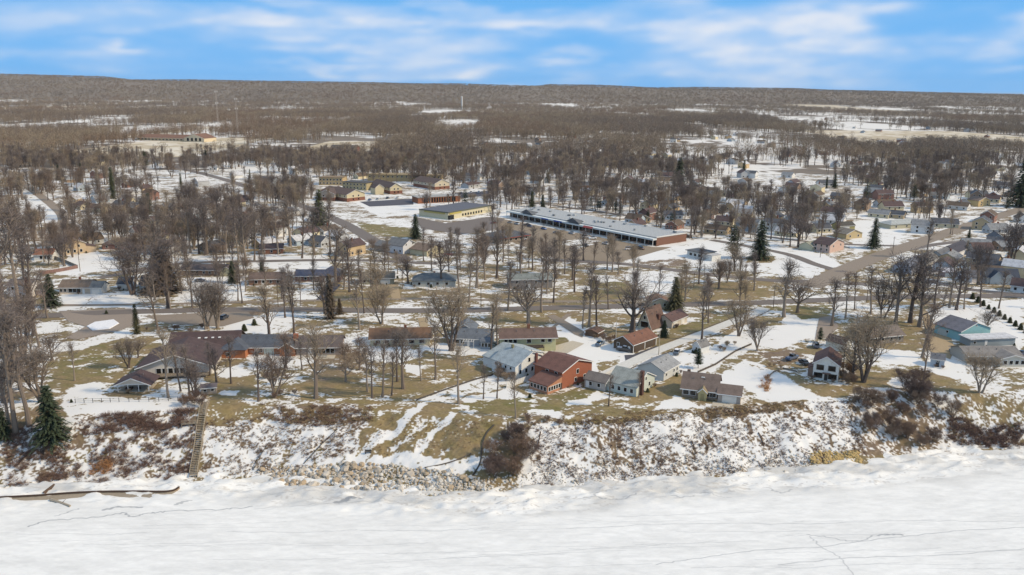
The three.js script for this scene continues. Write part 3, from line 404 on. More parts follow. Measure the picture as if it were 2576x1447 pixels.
function deckOn(g, x0, x1, z0, z1, y, mat = M('plank', '#8b7d6b')) {
  part(g, 'deck', box(x0, x1, y - .15, y, z0, z1), mat); for (const x of [x0 + .1, x1 - .1]) for (const z of [z0 - .1]) part(g, 'deck_post', box(x - .08, x + .08, -.3, y - .152, z - .08, z + .08), mat);
  part(g, 'railing', join([box(x0, x1, y + .9, y + .98, z0 - .08, z0), ...Array.from({ length: Math.max(2, Math.round((x1 - x0) / .5)) }, (_, i, n = Math.max(2, Math.round((x1 - x0) / .5))) => box(x0 + (x1 - x0) * i / (n - 1) - .03, x0 + (x1 - x0) * i / (n - 1) + .03, y + .002, y + .898, z0 - .07, z0 - .01))]), mat);
}
// ---- along the bluff
building('lake_house', 'sprawling house with dark brown roof and wide white glazed gable facing the lake', 'sprawling brown-roofed house', [354, 948], [533, 941], 18, { wall: '#d5d0c6', roof: '#5c4a48', h: 3.2, rise: 3.6, axis: 'z', ov: 1.2,
  wings: (W) => [{ x0: 4, x1: W + 4.5, z0: -18.5, z1: -32, h: 3.2, rise: 3.4, axis: 'x', ov: .8, wall: '#a5998c' }], win: [['f', 7, 1.6, 1.3, 1.7, .22, .8], ['l', 4, 1.6], ['l', 2, 1.6, 1, 1.2, 0, 1, 1]],
  extra: (g, w, W) => { deckOn(g, .5, W - .5, 3.4, .1, .9, M('plank', '#8f8270')); part(g, 'fascia', join([bar([-1.2, 2.85, 1.25], [W / 2, 6.95, 1.25], .16, .16, 4), bar([W + 1.2, 2.85, 1.25], [W / 2, 6.95, 1.25], .16, .16, 4)]), trimM); for (let i = 0; i < 4; i++) { const s = part(g, 'skylight', box(W * .5 + 2 + i * 2.2, W * .5 + 2.8 + i * 2.2, 5.3, 5.5, -21.6 , -22.6), trimM); } } });
building('garden_pavilion', 'open garden pavilion with brown hipped roof on white posts', 'open pavilion', [296, 988], [376, 986], 6.5, { category: 'pavilion', wall: '#6b5a4a', roof: '#5a4746', h: 2.5, rise: 1.9, axis: 'z', ov: 1.0,
  wings: () => [], extra: (g, w, W) => { g.children.filter((c) => c.name === 'wall').forEach((c) => g.remove(c)); part(g, 'floor', box(0, W, -.4, .12, 0, -6.5), concrete); part(g, 'gable', rawGeo([0, 2.5, 0, W, 2.5, 0, W / 2, 4.35, 0, 0, 2.5, -.1, W / 2, 4.35, -.1, W, 2.5, -.1]), M('siding', '#d8cfbf')); part(g, 'beam', box(0, W, 2.2, 2.49, -.02, -.2), trimM); for (const x of [.15, W / 3, W * 2 / 3, W - .15]) for (const z of [-.15, -6.35]) part(g, 'post', box(x - .1, x + .1, .12, 2.5 - (z > -1 ? .302 : 0), z - .1, z + .1), trimM);
    part(g, 'picnic_table', join([box(1.6, 3.6, .72, .8, -1.6, -2.5), box(1.6, 3.6, .4, .46, -1.1, -1.4), box(1.6, 3.6, .4, .46, -2.7, -3), box(1.8, 1.9, .12, .72, -1.2, -2.9), box(3.3, 3.4, .12, .72, -1.2, -2.9)]), M('plank', '#6a5848')); part(g, 'grill', join([box(5, 6, .3, 1.0, -1.4, -2), bar([5.5, 1, -1.7], [5.5, 1.5, -1.7], .06)]), M('plain', '#25262a', .5)); } });
building('ranch_house', 'brick ranch house with slate blue hipped roof and projecting brick wing', 'slate-roofed brick ranch', [604, 893], [734, 892], 10, { wallKind: 'brick', wall: '#b0714c', roof: '#5f656e', h: 2.8, rise: 2.6, axis: 'x', ov: .7,
  wings: (W) => [{ x0: -5.2, x1: 2.8, z0: 3.6, z1: -9.4, h: 2.8, rise: 2.3, axis: 'hip', ov: .6, wall: '#b87850', wallKind: 'brick' }, { x0: W - 3.5, x1: W + 1.5, z0: 2, z1: -5, h: 2.8, rise: 1.6, axis: 'z', ov: .4, wall: '#a9714f', wallKind: 'brick' }], win: [['f', 1, 1.4, 1.2, 1.2, .3, .5], ['f', 1, 1.4, 1.2, 1.2, 0, .6, 1], ['f', 1, 1.5, 1.4, 1.3, 0, 1, 2]], door: [['f', 5.4]], garage: [['f', 9.6, 3.4, 2.2, 0, '#b9c0b4']] });
building('lake_cottage', 'low house with grey brown roof, brick chimney and long lakeside sunroom', 'low grey-roofed house', [746, 895], [858, 893], 9.5, { wall: '#9b8f86', roof: '#6f635f', h: 2.9, rise: 2.5, axis: 'x', ov: .6, chimney: [[-.6, -4, 6.4, 1.5, '#a9684a']], chimneyLow: -.4, win: [['f', 4, 1.5, 1.3, 1.6, .46, .86], ['r', 2, 1.5]], door: [['f', 4.5]],
  extra: (g, w, W) => { part(g, 'patio', box(6, 13, -.4, .06, 4, .06), concrete); part(g, 'bench', join([box(8, 10.5, .4, .48, 2.6, 3.1), box(8.1, 8.2, .06, .4, 2.6, 3.1), box(10.3, 10.4, .06, .4, 2.6, 3.1), box(8, 10.5, .48, .95, 2.55, 2.62)]), M('plank', '#b9b4a8')); } });
building('ranch_house', 'ranch house with warm brown roof and pale yellow walls behind bare trees', 'brown-roofed pale ranch', [932, 871], [1082, 868], 9.5, { wall: '#cfc4a4', roof: '#86674f', h: 2.7, rise: 2.3, axis: 'x', ov: .7, win: [['f', 3, 1.45, 1.5, 1.2, .05, .5], ['f', 2, 1.45, 1.8, 1.3, .6, .95], ['r', 2, 1.5]], door: [['f', 11.4]], chimney: [[12, -5, 6, .9]] });
building('lake_house', 'blue grey roofed house with white pergola and small lakeside porch', 'blue-grey house with pergola', [1136, 869], [1236, 873], 9, { wall: '#a4aab0', roof: '#757d86', h: 2.8, rise: 2.2, axis: 'x', ov: .5, wings: (W) => [{ x0: -1, x1: 6.5, z0: -9.4, z1: -18, h: 2.8, rise: 2.2, axis: 'z', ov: .4 }, { x0: W - 3.4, x1: W + .4, z0: 2.6, z1: .02, h: 2.5, rise: .7, axis: 'shedf', ov: .25 }], win: [['f', 2, 1.5, 1.2, 1.2, .08, .35], ['f', 3, 1.45, .8, 1.3, .05, .95, 2], ['l', 2, 1.5]], door: [['f', 6]],
  extra: (g, w, W) => { const p = []; for (const x of [4.4, 6.4, 8.2]) part(g, 'pergola_post', box(x - .08, x + .08, -.3, 2.4, 2.6, 2.76), trimM); part(g, 'pergola', join([box(4.2, 8.4, 2.402, 2.55, 2.6, 2.76), ...[4.6, 5.5, 6.4, 7.3, 8.1].map((x) => box(x - .05, x + .05, 2.552, 2.68, .1, 2.9))]), trimM); } });
building('ranch_house', 'pale yellow split level ranch with brown roof and dark lower deck', 'yellow split-level ranch', [1260, 886], [1398, 883], 10, { wall: '#c9c69a', roof: '#7b6459', h: 5.0, rise: 1.9, axis: 'x', ov: .7, win: [['f', 3, 3.9, 1.1, 1.3, .05, .3], ['f', 1, 3.9, 1.4, 1.4, .46, .56], ['f', 2, 3.9, 1.2, 1.0, .7, .95], ['f', 2, 1.3, 1.1, 1.2, .05, .3], ['r', 2, 3.8]], door: [['f', 8.2]], chimney: [[10, -5, 8.4, 1, '#8a5c45']],
  extra: (g, w, W) => deckOn(g, 6.5, 14.5, 3.2, .05, 2.4, M('plank', '#4b4038')) });
building('cape_house', 'white house with pale blue roof, tall gable and four small windows along the eaves', 'pale blue roofed white house', [1296, 955], [1379, 930], 11, { wall: '#e0e1dc', roof: '#b6c1c3', h: 4.0, rise: 3.4, axis: 'z', ov: .35, win: [['f', 2, 5.2, .8, 1.3, .32, .68], ['f', 5, 2.0, .8, 1.3, .05, .95], ['l', 4, 3.1, .75, .8, .08, .92]],
  wings: (W, D) => [{ x0: 1.5, x1: W + 4.5, z0: -7, z1: -D - 6, h: 3.2, rise: 2.6, axis: 'z', ov: .35 }], chimney: [[W8(), -8, 8.2, .7, '#8f8a6a']] });
function W8() { return 6.2; }
building('brick_house', 'orange brick two storey house with rusty brown roof and low glazed porch', 'orange brick house', [1413, 979.5], [1488, 951], 11, { wallKind: 'brick', wall: '#a5654a', roof: '#7f5a4e', h: 5.3, rise: 2.3, axis: 'z', ov: .5,
  wings: (W) => [{ x0: -6.4, x1: -.02, z0: 0, z1: -7.2, h: 2.7, rise: 1.5, axis: 'shedl', ov: .4, wall: '#c28d6c', wallKind: 'brick' }], win: [['f', 1, 4.0, 1.0, 1.3, .4, .62], ['f', 2, 1.6, .9, 1.1, .3, .9], ['l', 2, 4.3, 1.0, 1.1, .3, .95], ['f', 5, 1.55, .75, 1.2, .04, .9, 1], ['l', 5, 1.55, .8, 1.2, .04, .96, 1]], door: [['f', 6.0, 1, '#4a3a30']], chimney: [[.8, -11.2, 8.6, .7, '#7a4a40']] });
building('cottage', 'grey green shingled cottage with tall brick chimney and low porch wing', 'grey-green cottage', [1600, 999], [1646, 968], 9.6, { wall: '#c2c9bd', roof: '#a7aba3', h: 2.9, rise: 2.9, axis: 'z', ov: .35, wings: (W, D) => [{ x0: -1.2, x1: 5, z0: -D - .02, z1: -D - 7, h: 2.6, rise: 1.5, axis: 'z', ov: .4, roof: '#857c74', wall: '#b4ada3' }], win: [['f', 1, 1.6, .9, 1.2, .5, .9], ['f', 1, 3.9, .7, .9, .35, .65], ['l', 4, 1.55, .9, 1.2, .1, .95], ['l', 2, 1.5, .9, 1.1, .1, .9, 1]], door: [['l', 1.0, 1]],
  extra: (g, w, W) => part(g, 'chimney', box(2.0, 3.2, -.4, 7.4, .01, .9), M('brick', '#5e4038')) });
building('garage', 'light grey garage with smooth pale grey roof beside the shore lane', 'light grey garage', [1669, 959], [1708, 937], 9, { category: 'garage', wall: '#c8cac6', roof: '#a9aaa9', h: 3.0, rise: 2.1, axis: 'x', ov: .4, win: [['f', 1, 1.7, .7, .8, .02, .3], ['f', 2, 1.7, .7, .9, .55, .95]], garage: [['r', 4.5, 4.6, 2.3]] });
building('cottage', 'brown shingled cottage with yellow entry gable and attached white-doored garage', 'brown shingled cottage', [1714, 997], [1803, 1008], 10, { wall: '#93816f', roof: '#837267', h: 2.7, rise: 3.3, axis: 'x', ov: .5, wings: (W) => [{ x0: 4.9, x1: 7.3, z0: 1.6, z1: -1.5, h: 2.5, rise: 1.1, axis: 'z', ov: .3, wall: '#b5a878', roof: '#a0906f' }, { x0: W + .3, x1: W + 6.6, z0: 1.0, z1: -6.5, h: 2.6, rise: 1.6, axis: 'x', ov: .4, wall: '#a79c90' }], win: [['f', 3, 1.5, .8, 1.2, .7, .97], ['f', 2, 1.5, 1.6, 1.3, .02, .42], ['l', 2, 1.5]], door: [['f', 1.2, 1, '#8a8058']], garage: [['f', 3.2, 4, 2.1, 2, '#d3cec2']], chimney: [[1.2, -5.6, 6.6, .9, '#7d6a5c']],
  extra: (g, w, W) => { part(g, 'skylight', box(W * .5, W * .5 + 1, 5.3, 5.42, -3.4, -4.0), trimM); part(g, 'patio', box(W - 1, W + 5, -.3, .06, 4.6, 1.2), concrete); } });
building('gable_house', 'narrow white two storey house with brown roof and dark lakeside windows', 'narrow white house', [2043, 953], [2107, 962], 11, { wall: '#dcdad0', roof: '#7a5a4f', h: 5.3, rise: 2.4, axis: 'z', ov: .4, win: [['f', 2, 4.1, 2.0, 1.5, .04, .96], ['f', 1, 1.5, 2.3, 1.5, .03, .4], ['f', 1, 1.5, 2.3, 1.5, .58, .97], ['r', 3, 4.1], ['l', 2, 1.5]], door: [['f', 3.9, 0, '#35302b']], trim: M('plain', '#6f6a62', .6), wings: () => [{ x0: -1.6, x1: -.02, z0: -2, z1: -6.5, h: 2.8, rise: .7, axis: 'shedl', ov: .2, wall: '#8b7466' }],
  extra: (g) => part(g, 'canopy', box(2.8, 5.2, 2.5, 2.62, .1, 1.2), M('roof', '#8a6a58')) });
building('garage', 'small white garage with brown roof behind the narrow white house', 'small white garage', [2122, 886], [2141, 880], 7, { category: 'garage', wall: '#d8d2c2', roof: '#6e5a50', h: 2.6, rise: 1.7, axis: 'z', ov: .3, garage: [['f', 1.9, 2.6, 2.1]] });
building('garage', 'dark brown double garage with reddish roof and white trim beside black drive', 'dark brown double garage', [1592, 889], [1650, 868], 8.3, { category: 'garage', wall: '#5b4b3c', roof: '#8c6350', h: 3.1, rise: 2.2, axis: 'x', ov: .5, win: [['l', 1, 1.8, 1, 1.2, .08, .4]], door: [['l', 6.6]], garage: [['f', 3.2, 4.6, 2.4, 0, '#4d4136'], ['f', 9.2, 4.6, 2.4, 0, '#4d4136']],
  extra: (g, w, W) => { for (const x of [.12, W / 2, W - .12]) part(g, 'corner_board', box(x - .14, x + .14, .0, 3.0, .02, .1), trimM); part(g, 'fascia', join([bar([-.5, 2.7, .5], [-.5, 5.3, -4.15], .13, .13, 4), bar([-.5, 2.7, -8.8], [-.5, 5.3, -4.15], .13, .13, 4)]), trimM); } });
building('a_frame_house', 'steep roofed cream chalet with brown shingles beside the big bare oak', 'steep roofed chalet', [1604, 825], [1638, 833], 9.5, { wall: '#d5cbae', roof: '#7d6458', h: 1.4, rise: 6.6, axis: 'z', ov: .5, win: [['f', 1, 4.6, .8, 1.2, .4, .6], ['f', 1, 1.9, 3.2, 2.2, .2, .8]], extra: (g, w, W) => part(g, 'dormer', box(W - 1.9, W - .4, 3.2, 5.2, -5.4, -7), M('plain', '#5d4038')) });
building('garage', 'low white garage with brown roof and stone walls beside the chalet', 'low white garage by the chalet', [1690, 827], [1728, 811], 7, { category: 'garage', wall: '#cbc0ae', roof: '#6f5650', h: 2.7, rise: 2.0, axis: 'x', ov: .4, garage: [['f', 2.6, 3, 2.1], ['f', 8.2, 2.6, 2.1]] });
building('garden_shed', 'small white shed with grey roof beside a dark pine', 'small white shed', [1741, 884], [1762, 890], 5, { category: 'shed', wall: '#d4d6d4', roof: '#8d8c8a', h: 2.3, rise: 1.7, axis: 'z', ov: .3, win: [['f', 1, 1.5, .6, .8]] });
building('garage', 'turquoise garage with grey roof above the sandy drive', 'turquoise garage', [2414, 858], [2489, 847], 11, { category: 'garage', wall: '#86b4b8', roof: '#7d7d85', h: 3.4, rise: 2.6, axis: 'z', ov: .4, win: [['f', 1, 5.0, .5, .5, .42, .58], ['l', 1, 2.0, .8, .8]], garage: [['l', 3.5, 4.2, 2.4, 0, '#a9b0aa']] });
building('garage', 'flat snow-covered carport with grey front beside the turquoise garage', 'snow-covered carport', [2440, 873], [2552, 868], 5.5, { category: 'carport', wall: '#8d979a', roof: '#e4e4e4', h: 2.6, rise: 0, axis: 'flat', ov: .5, win: [['f', 1, 1.6, .8, .8, .02, .16]], door: [['f', 6]] });
building('ranch_house', 'grey ranch house with low grey roof and four-windowed sunroom by red shrubs', 'grey ranch by red shrubs', [2432, 916], [2568, 916], 10.5, { wall: '#a9a69d', roof: '#948f89', h: 2.7, rise: 1.7, axis: 'x', ov: .5, wings: (W) => [{ x0: W * .5, x1: W * .97, z0: 3.4, z1: -5, h: 2.8, rise: 1.2, axis: 'z', ov: .4, wall: '#cfcabb' }], win: [['f', 4, 1.6, 1.1, 1.2, .06, .96, 1], ['f', 2, 1.5, 1, 1.1, .05, .4]], door: [['f', 6.6]] });
building('garden_shed', 'small grey blue shed with dark door beside the sandy drive', 'grey blue shed', [2339, 921], [2374, 926], 4.6, { category: 'shed', wall: '#b7c0c8', roof: '#7f8185', h: 2.5, rise: 1.3, axis: 'x', ov: .25, win: [['f', 1, 1.9, .4, .4]], door: [['f', 2.1, 0, '#33363a']] });
building('lake_cottage', 'grey brown cottage half hidden behind the big tan tree', 'grey brown cottage', [2188, 868], [2272, 860], 9, { wall: '#8d8478', roof: '#8a7c72', h: 2.7, rise: 2.3, axis: 'x', ov: .5, win: [['f', 4, 1.5]], door: [['r', 3]] });
building('garden_shed', 'low brown woodshed with sagging roof beside the snowy drive', 'brown woodshed', [1503, 850], [1518, 842], 5, { category: 'shed', wall: '#6d5645', roof: '#7b5f4f', h: 1.7, rise: .8, axis: 'x', ov: .3, door: [['f', 1.4, 0, '#4a3c30']] });
building('garden_shed', 'grey roofed viewing hut at the head of the beach stairs', 'stair-head hut', [507, 993], [545, 990], 3.4, { category: 'hut', wall: '#a89a8a', roof: '#7d7476', h: 1.9, rise: .6, axis: 'x', ov: .3, win: [['f', 2, 1.2, .8, .6]] });
// ---- across the road, then further inland
const row = [
  ['ranch_house', 'two storey white house over brick lower floor with tall brick chimney', 'white-over-brick house', [20, 748], [80, 748], 9, { wall: '#d3cfca', roof: '#77706e', h: 5, rise: 1.9, win: [['f', 2, 3.8], ['f', 1, 1.3, 1.5, 1.2]], chimney: [[9.2, 0.8, 9, 1.3, '#6c4a42']], chimneyLow: -.3, wings: (W) => [{ x0: W + .5, x1: W + 5, z0: -3, z1: -9, h: 2.7, rise: 1.5, axis: 'x', wall: '#cdb9ae', roof: '#5f5a56' }] }],
  ['ranch_house', 'beige ranch house with tan roof, wide picture windows and grey garage wing', 'beige picture-window ranch', [150, 739], [228, 739], 9, { wall: '#cdbba5', roof: '#8b7a6a', h: 2.8, rise: 2.4, win: [['f', 3, 1.5, 1.6, 1.6, .3, .7], ['f', 2, 1.5, .8, 1.2, 0, .26]], chimney: [[7, -5, 6.4, .8]], wings: (W) => [{ x0: W + .2, x1: W + 5, z0: .5, z1: -7, h: 2.8, rise: 2, axis: 'x', roof: '#8a8a86', wall: '#cfcfca' }], garage: [['f', 2.4, 3.2, 2.1, 1]], door: [['f', 10.4]] }],
  ['garage', 'white garage with dark slate roof beside the thick-trunked bare tree', 'dark-roofed white garage', [296, 729], [331, 729], 7, { category: 'garage', wall: '#d6d6d6', roof: '#464c56', h: 2.6, rise: 2.4, garage: [['f', 2.6, 3.4, 2.1]] }],
  ['cape_house', 'white cape house with dark slate roof and arched dormer', 'dark-roofed cape house', [352, 731], [408, 731], 8.5, { wall: '#d9d8d5', roof: '#40464f', h: 2.7, rise: 3.2, win: [['f', 3, 1.5, .9, 1.3, .2, .9]], door: [['f', 1.2]], extra: (g, w, W) => { const d = part(g, 'dormer', box(W * .35, W * .35 + 1.4, 3.2, 4.9, -.6, -2.4), trimM); part(d, 'pane', box(W * .35 + .25, W * .35 + 1.15, 3.6, 4.7, -.55, -.65), glassM); } }],
  ['ranch_house', 'long brick ranch house with carport shade painted as dark panel and cream end gable', 'brick ranch with carport', [455, 693], [583, 694], 9, { wallKind: 'brick', wall: '#a88a72', roof: '#6b5f5c', h: 2.7, rise: 1.9, win: [['f', 3, 1.5, 1, 1.1, .4, .75]], garage: [['f', 5.4, 6, 2.2, 0, '#1d1a18']], wings: (W) => [{ x0: W - 5, x1: W + 1, z0: 1.5, z1: -7, h: 2.7, rise: 1.9, axis: 'z', wall: '#cbbf98' }] }],  // open carport is a near-black door slab, its inner shade painted on
  ['ranch_house', 'brown brick ranch house with faded brown roof and patchy snow', 'brown brick ranch', [627, 718], [713, 716], 9, { wallKind: 'brick', wall: '#9c7a66', roof: '#7c6a60', h: 2.7, rise: 2.2, win: [['f', 4, 1.5, 1.1, 1.2, .1, .95]], door: [['f', 6]] }],
  ['ranch_house', 'red brick ranch with navy blue roof and tall navy garage gable', 'navy-roofed ranch', [743, 709], [812, 709], 9, { wallKind: 'brick', wall: '#8a6a5e', roof: '#565c70', h: 2.7, rise: 2.0, win: [['f', 3, 1.5, 1.1, 1.2, .05, .7]], door: [['f', 8]], wings: (W) => [{ x0: W - 1, x1: W + 8, z0: 1.5, z1: -9.5, h: 3, rise: 3.4, axis: 'hip', wall: '#7b625c', wallKind: 'brick' }], garage: [['f', 4.6, 4.8, 2.2, 1]] }],
  ['ranch_house', 'olive grey ranch house with weathered roof behind leaning trees', 'olive grey ranch', [905, 716], [992, 714], 9, { wall: '#a09c86', roof: '#857d70', h: 2.7, rise: 2.1, win: [['f', 3, 1.5, 1.1, 1.2, .05, .6]], garage: [['f', 11.6, 4.4, 2.1]] }],
  ['ranch_house', 'grey roofed ranch house with small white roof vent and flower bed', 'grey-roofed ranch', [1038, 722], [1146, 722], 9.5, { wall: '#b3b5ac', roof: '#747c80', h: 2.7, rise: 2.7, axis: 'hip', win: [['f', 4, 1.5, 1.2, 1.2, .05, .9]], door: [['f', 8.6]], chimney: [[9.6, -5.5, 6, .8]] }],
  ['ranch_house', 'grey green two level house with low roof and plum front', 'grey-green two level house', [1282, 727], [1390, 724], 9, { wall: '#8f8a84', roof: '#8f958f', h: 4.2, rise: 1.6, win: [['f', 4, 3.0, 1.1, 1.1, .05, .95], ['f', 2, 1.2, 1.1, 1, .1, .5]], door: [['f', 9]] }],
  ['gable_house', 'beige two storey house with brown roof and bay of lower windows', 'beige two storey house', [160, 642], [218, 636], 9, { wall: '#c9b393', roof: '#6f5b58', h: 5.6, rise: 2.6, axis: 'z', win: [['f', 2, 4.3, .9, 1.3, .1, .9], ['f', 3, 1.6, 1.1, 1.5, .08, .92]], wings: (W) => [{ x0: W + .02, x1: W + 5, z0: -.5, z1: -7, h: 3, rise: 1.2, axis: 'shedr', wall: '#c4ae90' }] }],
  ['ranch_house', 'maroon brick ranch house with dark brown roof streaked with snow', 'maroon brick ranch', [258, 628], [352, 627], 10, { wallKind: 'brick', wall: '#9b7468', roof: '#675955', h: 2.8, rise: 2.6, axis: 'hip', win: [['f', 4, 1.5]] }],
  ['gable_house', 'white house with rust roof and glazed back porch inside wooden fences', 'fenced white house', [86, 656], [133, 655], 9, { wall: '#d8d8d2', roof: '#9a6a52', h: 3, rise: 2.2, axis: 'x', win: [['f', 3, 1.6, 1.2, 1.5, .3, .9]] }],
  ['ranch_house', 'low dark roofed house among tall trunks by the side street', 'dark-roofed house in the trees', [556, 618], [622, 617], 9, { wall: '#cfc9bf', roof: '#5d5656', h: 2.8, rise: 2.2, win: [['f', 4, 1.5]] }],
  ['ranch_house', 'orange brown brick house among slim trunks on the side street', 'orange-brown house in the trees', [655, 640], [712, 638], 9, { wallKind: 'brick', wall: '#a5745a', roof: '#6b5a58', h: 2.8, rise: 2.0, win: [['f', 3, 1.5]] }],
  ['cape_house', 'grey roofed house with white end gable beside the dark spruce', 'grey house by the spruce', [1014, 640], [1047, 632], 12, { wall: '#d2d4d6', roof: '#7d7f80', h: 4.4, rise: 2.8, axis: 'z', win: [['f', 2, 4.9, .8, 1], ['l', 3, 1.6]], wings: (W, D) => [{ x0: 0, x1: W - 1, z0: -D, z1: -D - 9, h: 2.8, rise: 2, axis: 'z', wall: '#a39a8e' }] }],
  ['gable_house', 'cream gabled house with brown roof near the parking lot', 'cream gabled house', [1074, 646], [1116, 636], 12, { wall: '#cdc2a0', roof: '#8a7766', h: 3, rise: 2.4, axis: 'z', win: [['f', 2, 1.6, .9, 1.2]] }],
  ['ranch_house', 'cream house with broad rust roof across the road from the chalet', 'cream house across the road', [1634, 776], [1684, 776], 8, { wall: '#bdb69c', roof: '#8d6e58', h: 2.7, rise: 1.7, axis: 'z', win: [['f', 2, 1.5]] }],
  ['cape_house', 'white dwelling with steep dark blue roof and two front gables', 'white twin-gabled house', [2482, 713], [2562, 717], 9, { wall: '#dadbd4', roof: '#4f5866', h: 3, rise: 3.6, win: [['f', 4, 1.6]], wings: (W) => [{ x0: 1, x1: 6.5, z0: 1.4, z1: -4, h: 3, rise: 3, axis: 'z' }, { x0: W - 7.5, x1: W - 2, z0: 1.2, z1: -4, h: 2.8, rise: 2.4, axis: 'z' }], door: [['f', 7.6]] }],
  ['gable_house', 'house with broad brown roof standing above a tree trunk', 'broad brown-roofed house', [2450, 642], [2500, 642], 9, { wall: '#d3cdbf', roof: '#6e5650', h: 3, rise: 3.2, win: [['f', 3, 1.6]] }],
  ['gable_house', 'grey roofed white cottage, first of the slanting row', 'first cottage of the slanting row', [2292, 690], [2330, 672], 9, { wall: '#b9bcc4', roof: '#7c818c', h: 3, rise: 2.8, win: [['f', 3, 1.6], ['l', 2, 1.6]] }],
  ['gable_house', 'cottage with mottled grey roof, second of the slanting row', 'second cottage of the slanting row', [2330, 677], [2366, 658], 9, { wall: '#c1bdb4', roof: '#86837c', h: 3, rise: 2.8, win: [['f', 3, 1.6], ['l', 2, 1.6]] }],
  ['gable_house', 'cottage with smooth grey roof, third of the slanting row', 'third cottage of the slanting row', [2374, 662], [2410, 646], 9, { wall: '#cbcbc6', roof: '#77787a', h: 3, rise: 2.8, win: [['f', 3, 1.6], ['l', 2, 1.6]] }],
  ['gable_house', 'white cottage with charcoal roof, last of the slanting row', 'charcoal-roofed cottage', [2402, 650], [2440, 634], 9, { wall: '#dedede', roof: '#4e4d57', h: 3, rise: 3.2, win: [['f', 2, 1.6], ['l', 2, 1.6]] }],
  ['garage', 'plum walled garage with snow-covered roof near the slanting row', 'snow-roofed plum garage', [2372, 697], [2408, 698], 6, { category: 'garage', wall: '#8d8187', roof: '#e3e2e8', h: 2.5, rise: .8, axis: 'shedf', garage: [['f', 2.6, 3.6, 2]] }],
  ['garage', 'white garage with open front painted shade-dark near the twin-gabled house', 'open-fronted white garage', [2406, 700], [2444, 712], 8, { category: 'garage', wall: '#d5d1cf', roof: '#6b6f7a', h: 2.8, rise: 2, axis: 'z', garage: [['f', 3.4, 4, 2.2, 0, '#4b4550']] }],  // dark door slab stands in for the shade inside the open front
  ['cape_house', 'pink sided house with dark maroon roof at the street corner', 'pink corner house', [2086, 637], [2122, 628], 10, { wall: '#cdb0a0', roof: '#5b4a4a', h: 4.4, rise: 2.6, axis: 'z', win: [['f', 2, 3.4], ['l', 3, 1.6], ['l', 3, 3.6]] }],
  ['ranch_house', 'sage walled bungalow with pale green roof by the white corner lot', 'sage bungalow', [2042, 632], [2068, 626], 8, { wall: '#c2bfa4', roof: '#a7a692', h: 2.7, rise: 1.8, win: [['f', 2, 1.5]] }],
  ['gable_house', 'tan house with tan gable behind the pink corner house', 'tan gabled house', [2128, 602], [2168, 598], 10, { wall: '#c2ae84', roof: '#8f877a', h: 3, rise: 2.4, axis: 'z', win: [['f', 2, 1.6]] }],
  ['ranch_house', 'long house with snow-dusted grey green roof by the wide street', 'snow-dusted grey house', [2240, 577], [2320, 572], 11, { wall: '#b8b39a', roof: '#c3c7c2', h: 2.8, rise: 2.2, axis: 'hip', win: [['f', 3, 1.5]] }],
  ['gable_house', 'yellow house with brown roof beside the wide street', 'yellow house', [2460, 520], [2490, 518], 10, { wall: '#d2b783', roof: '#8a7666', h: 4.6, rise: 2.4, axis: 'z', win: [['f', 2, 3.4], ['f', 2, 1.4]] }],
  ['garage', 'olive garage with dark roof beside the tan gabled house', 'olive garage', [2112, 580], [2150, 578], 8, { category: 'garage', wall: '#a49a66', roof: '#5e5a52', h: 2.8, rise: 2, garage: [['f', 5, 5, 2.2]] }],
];
for (const [n, l, s, a, b, d, o] of row) building(n, l, s, a, b, d, o);
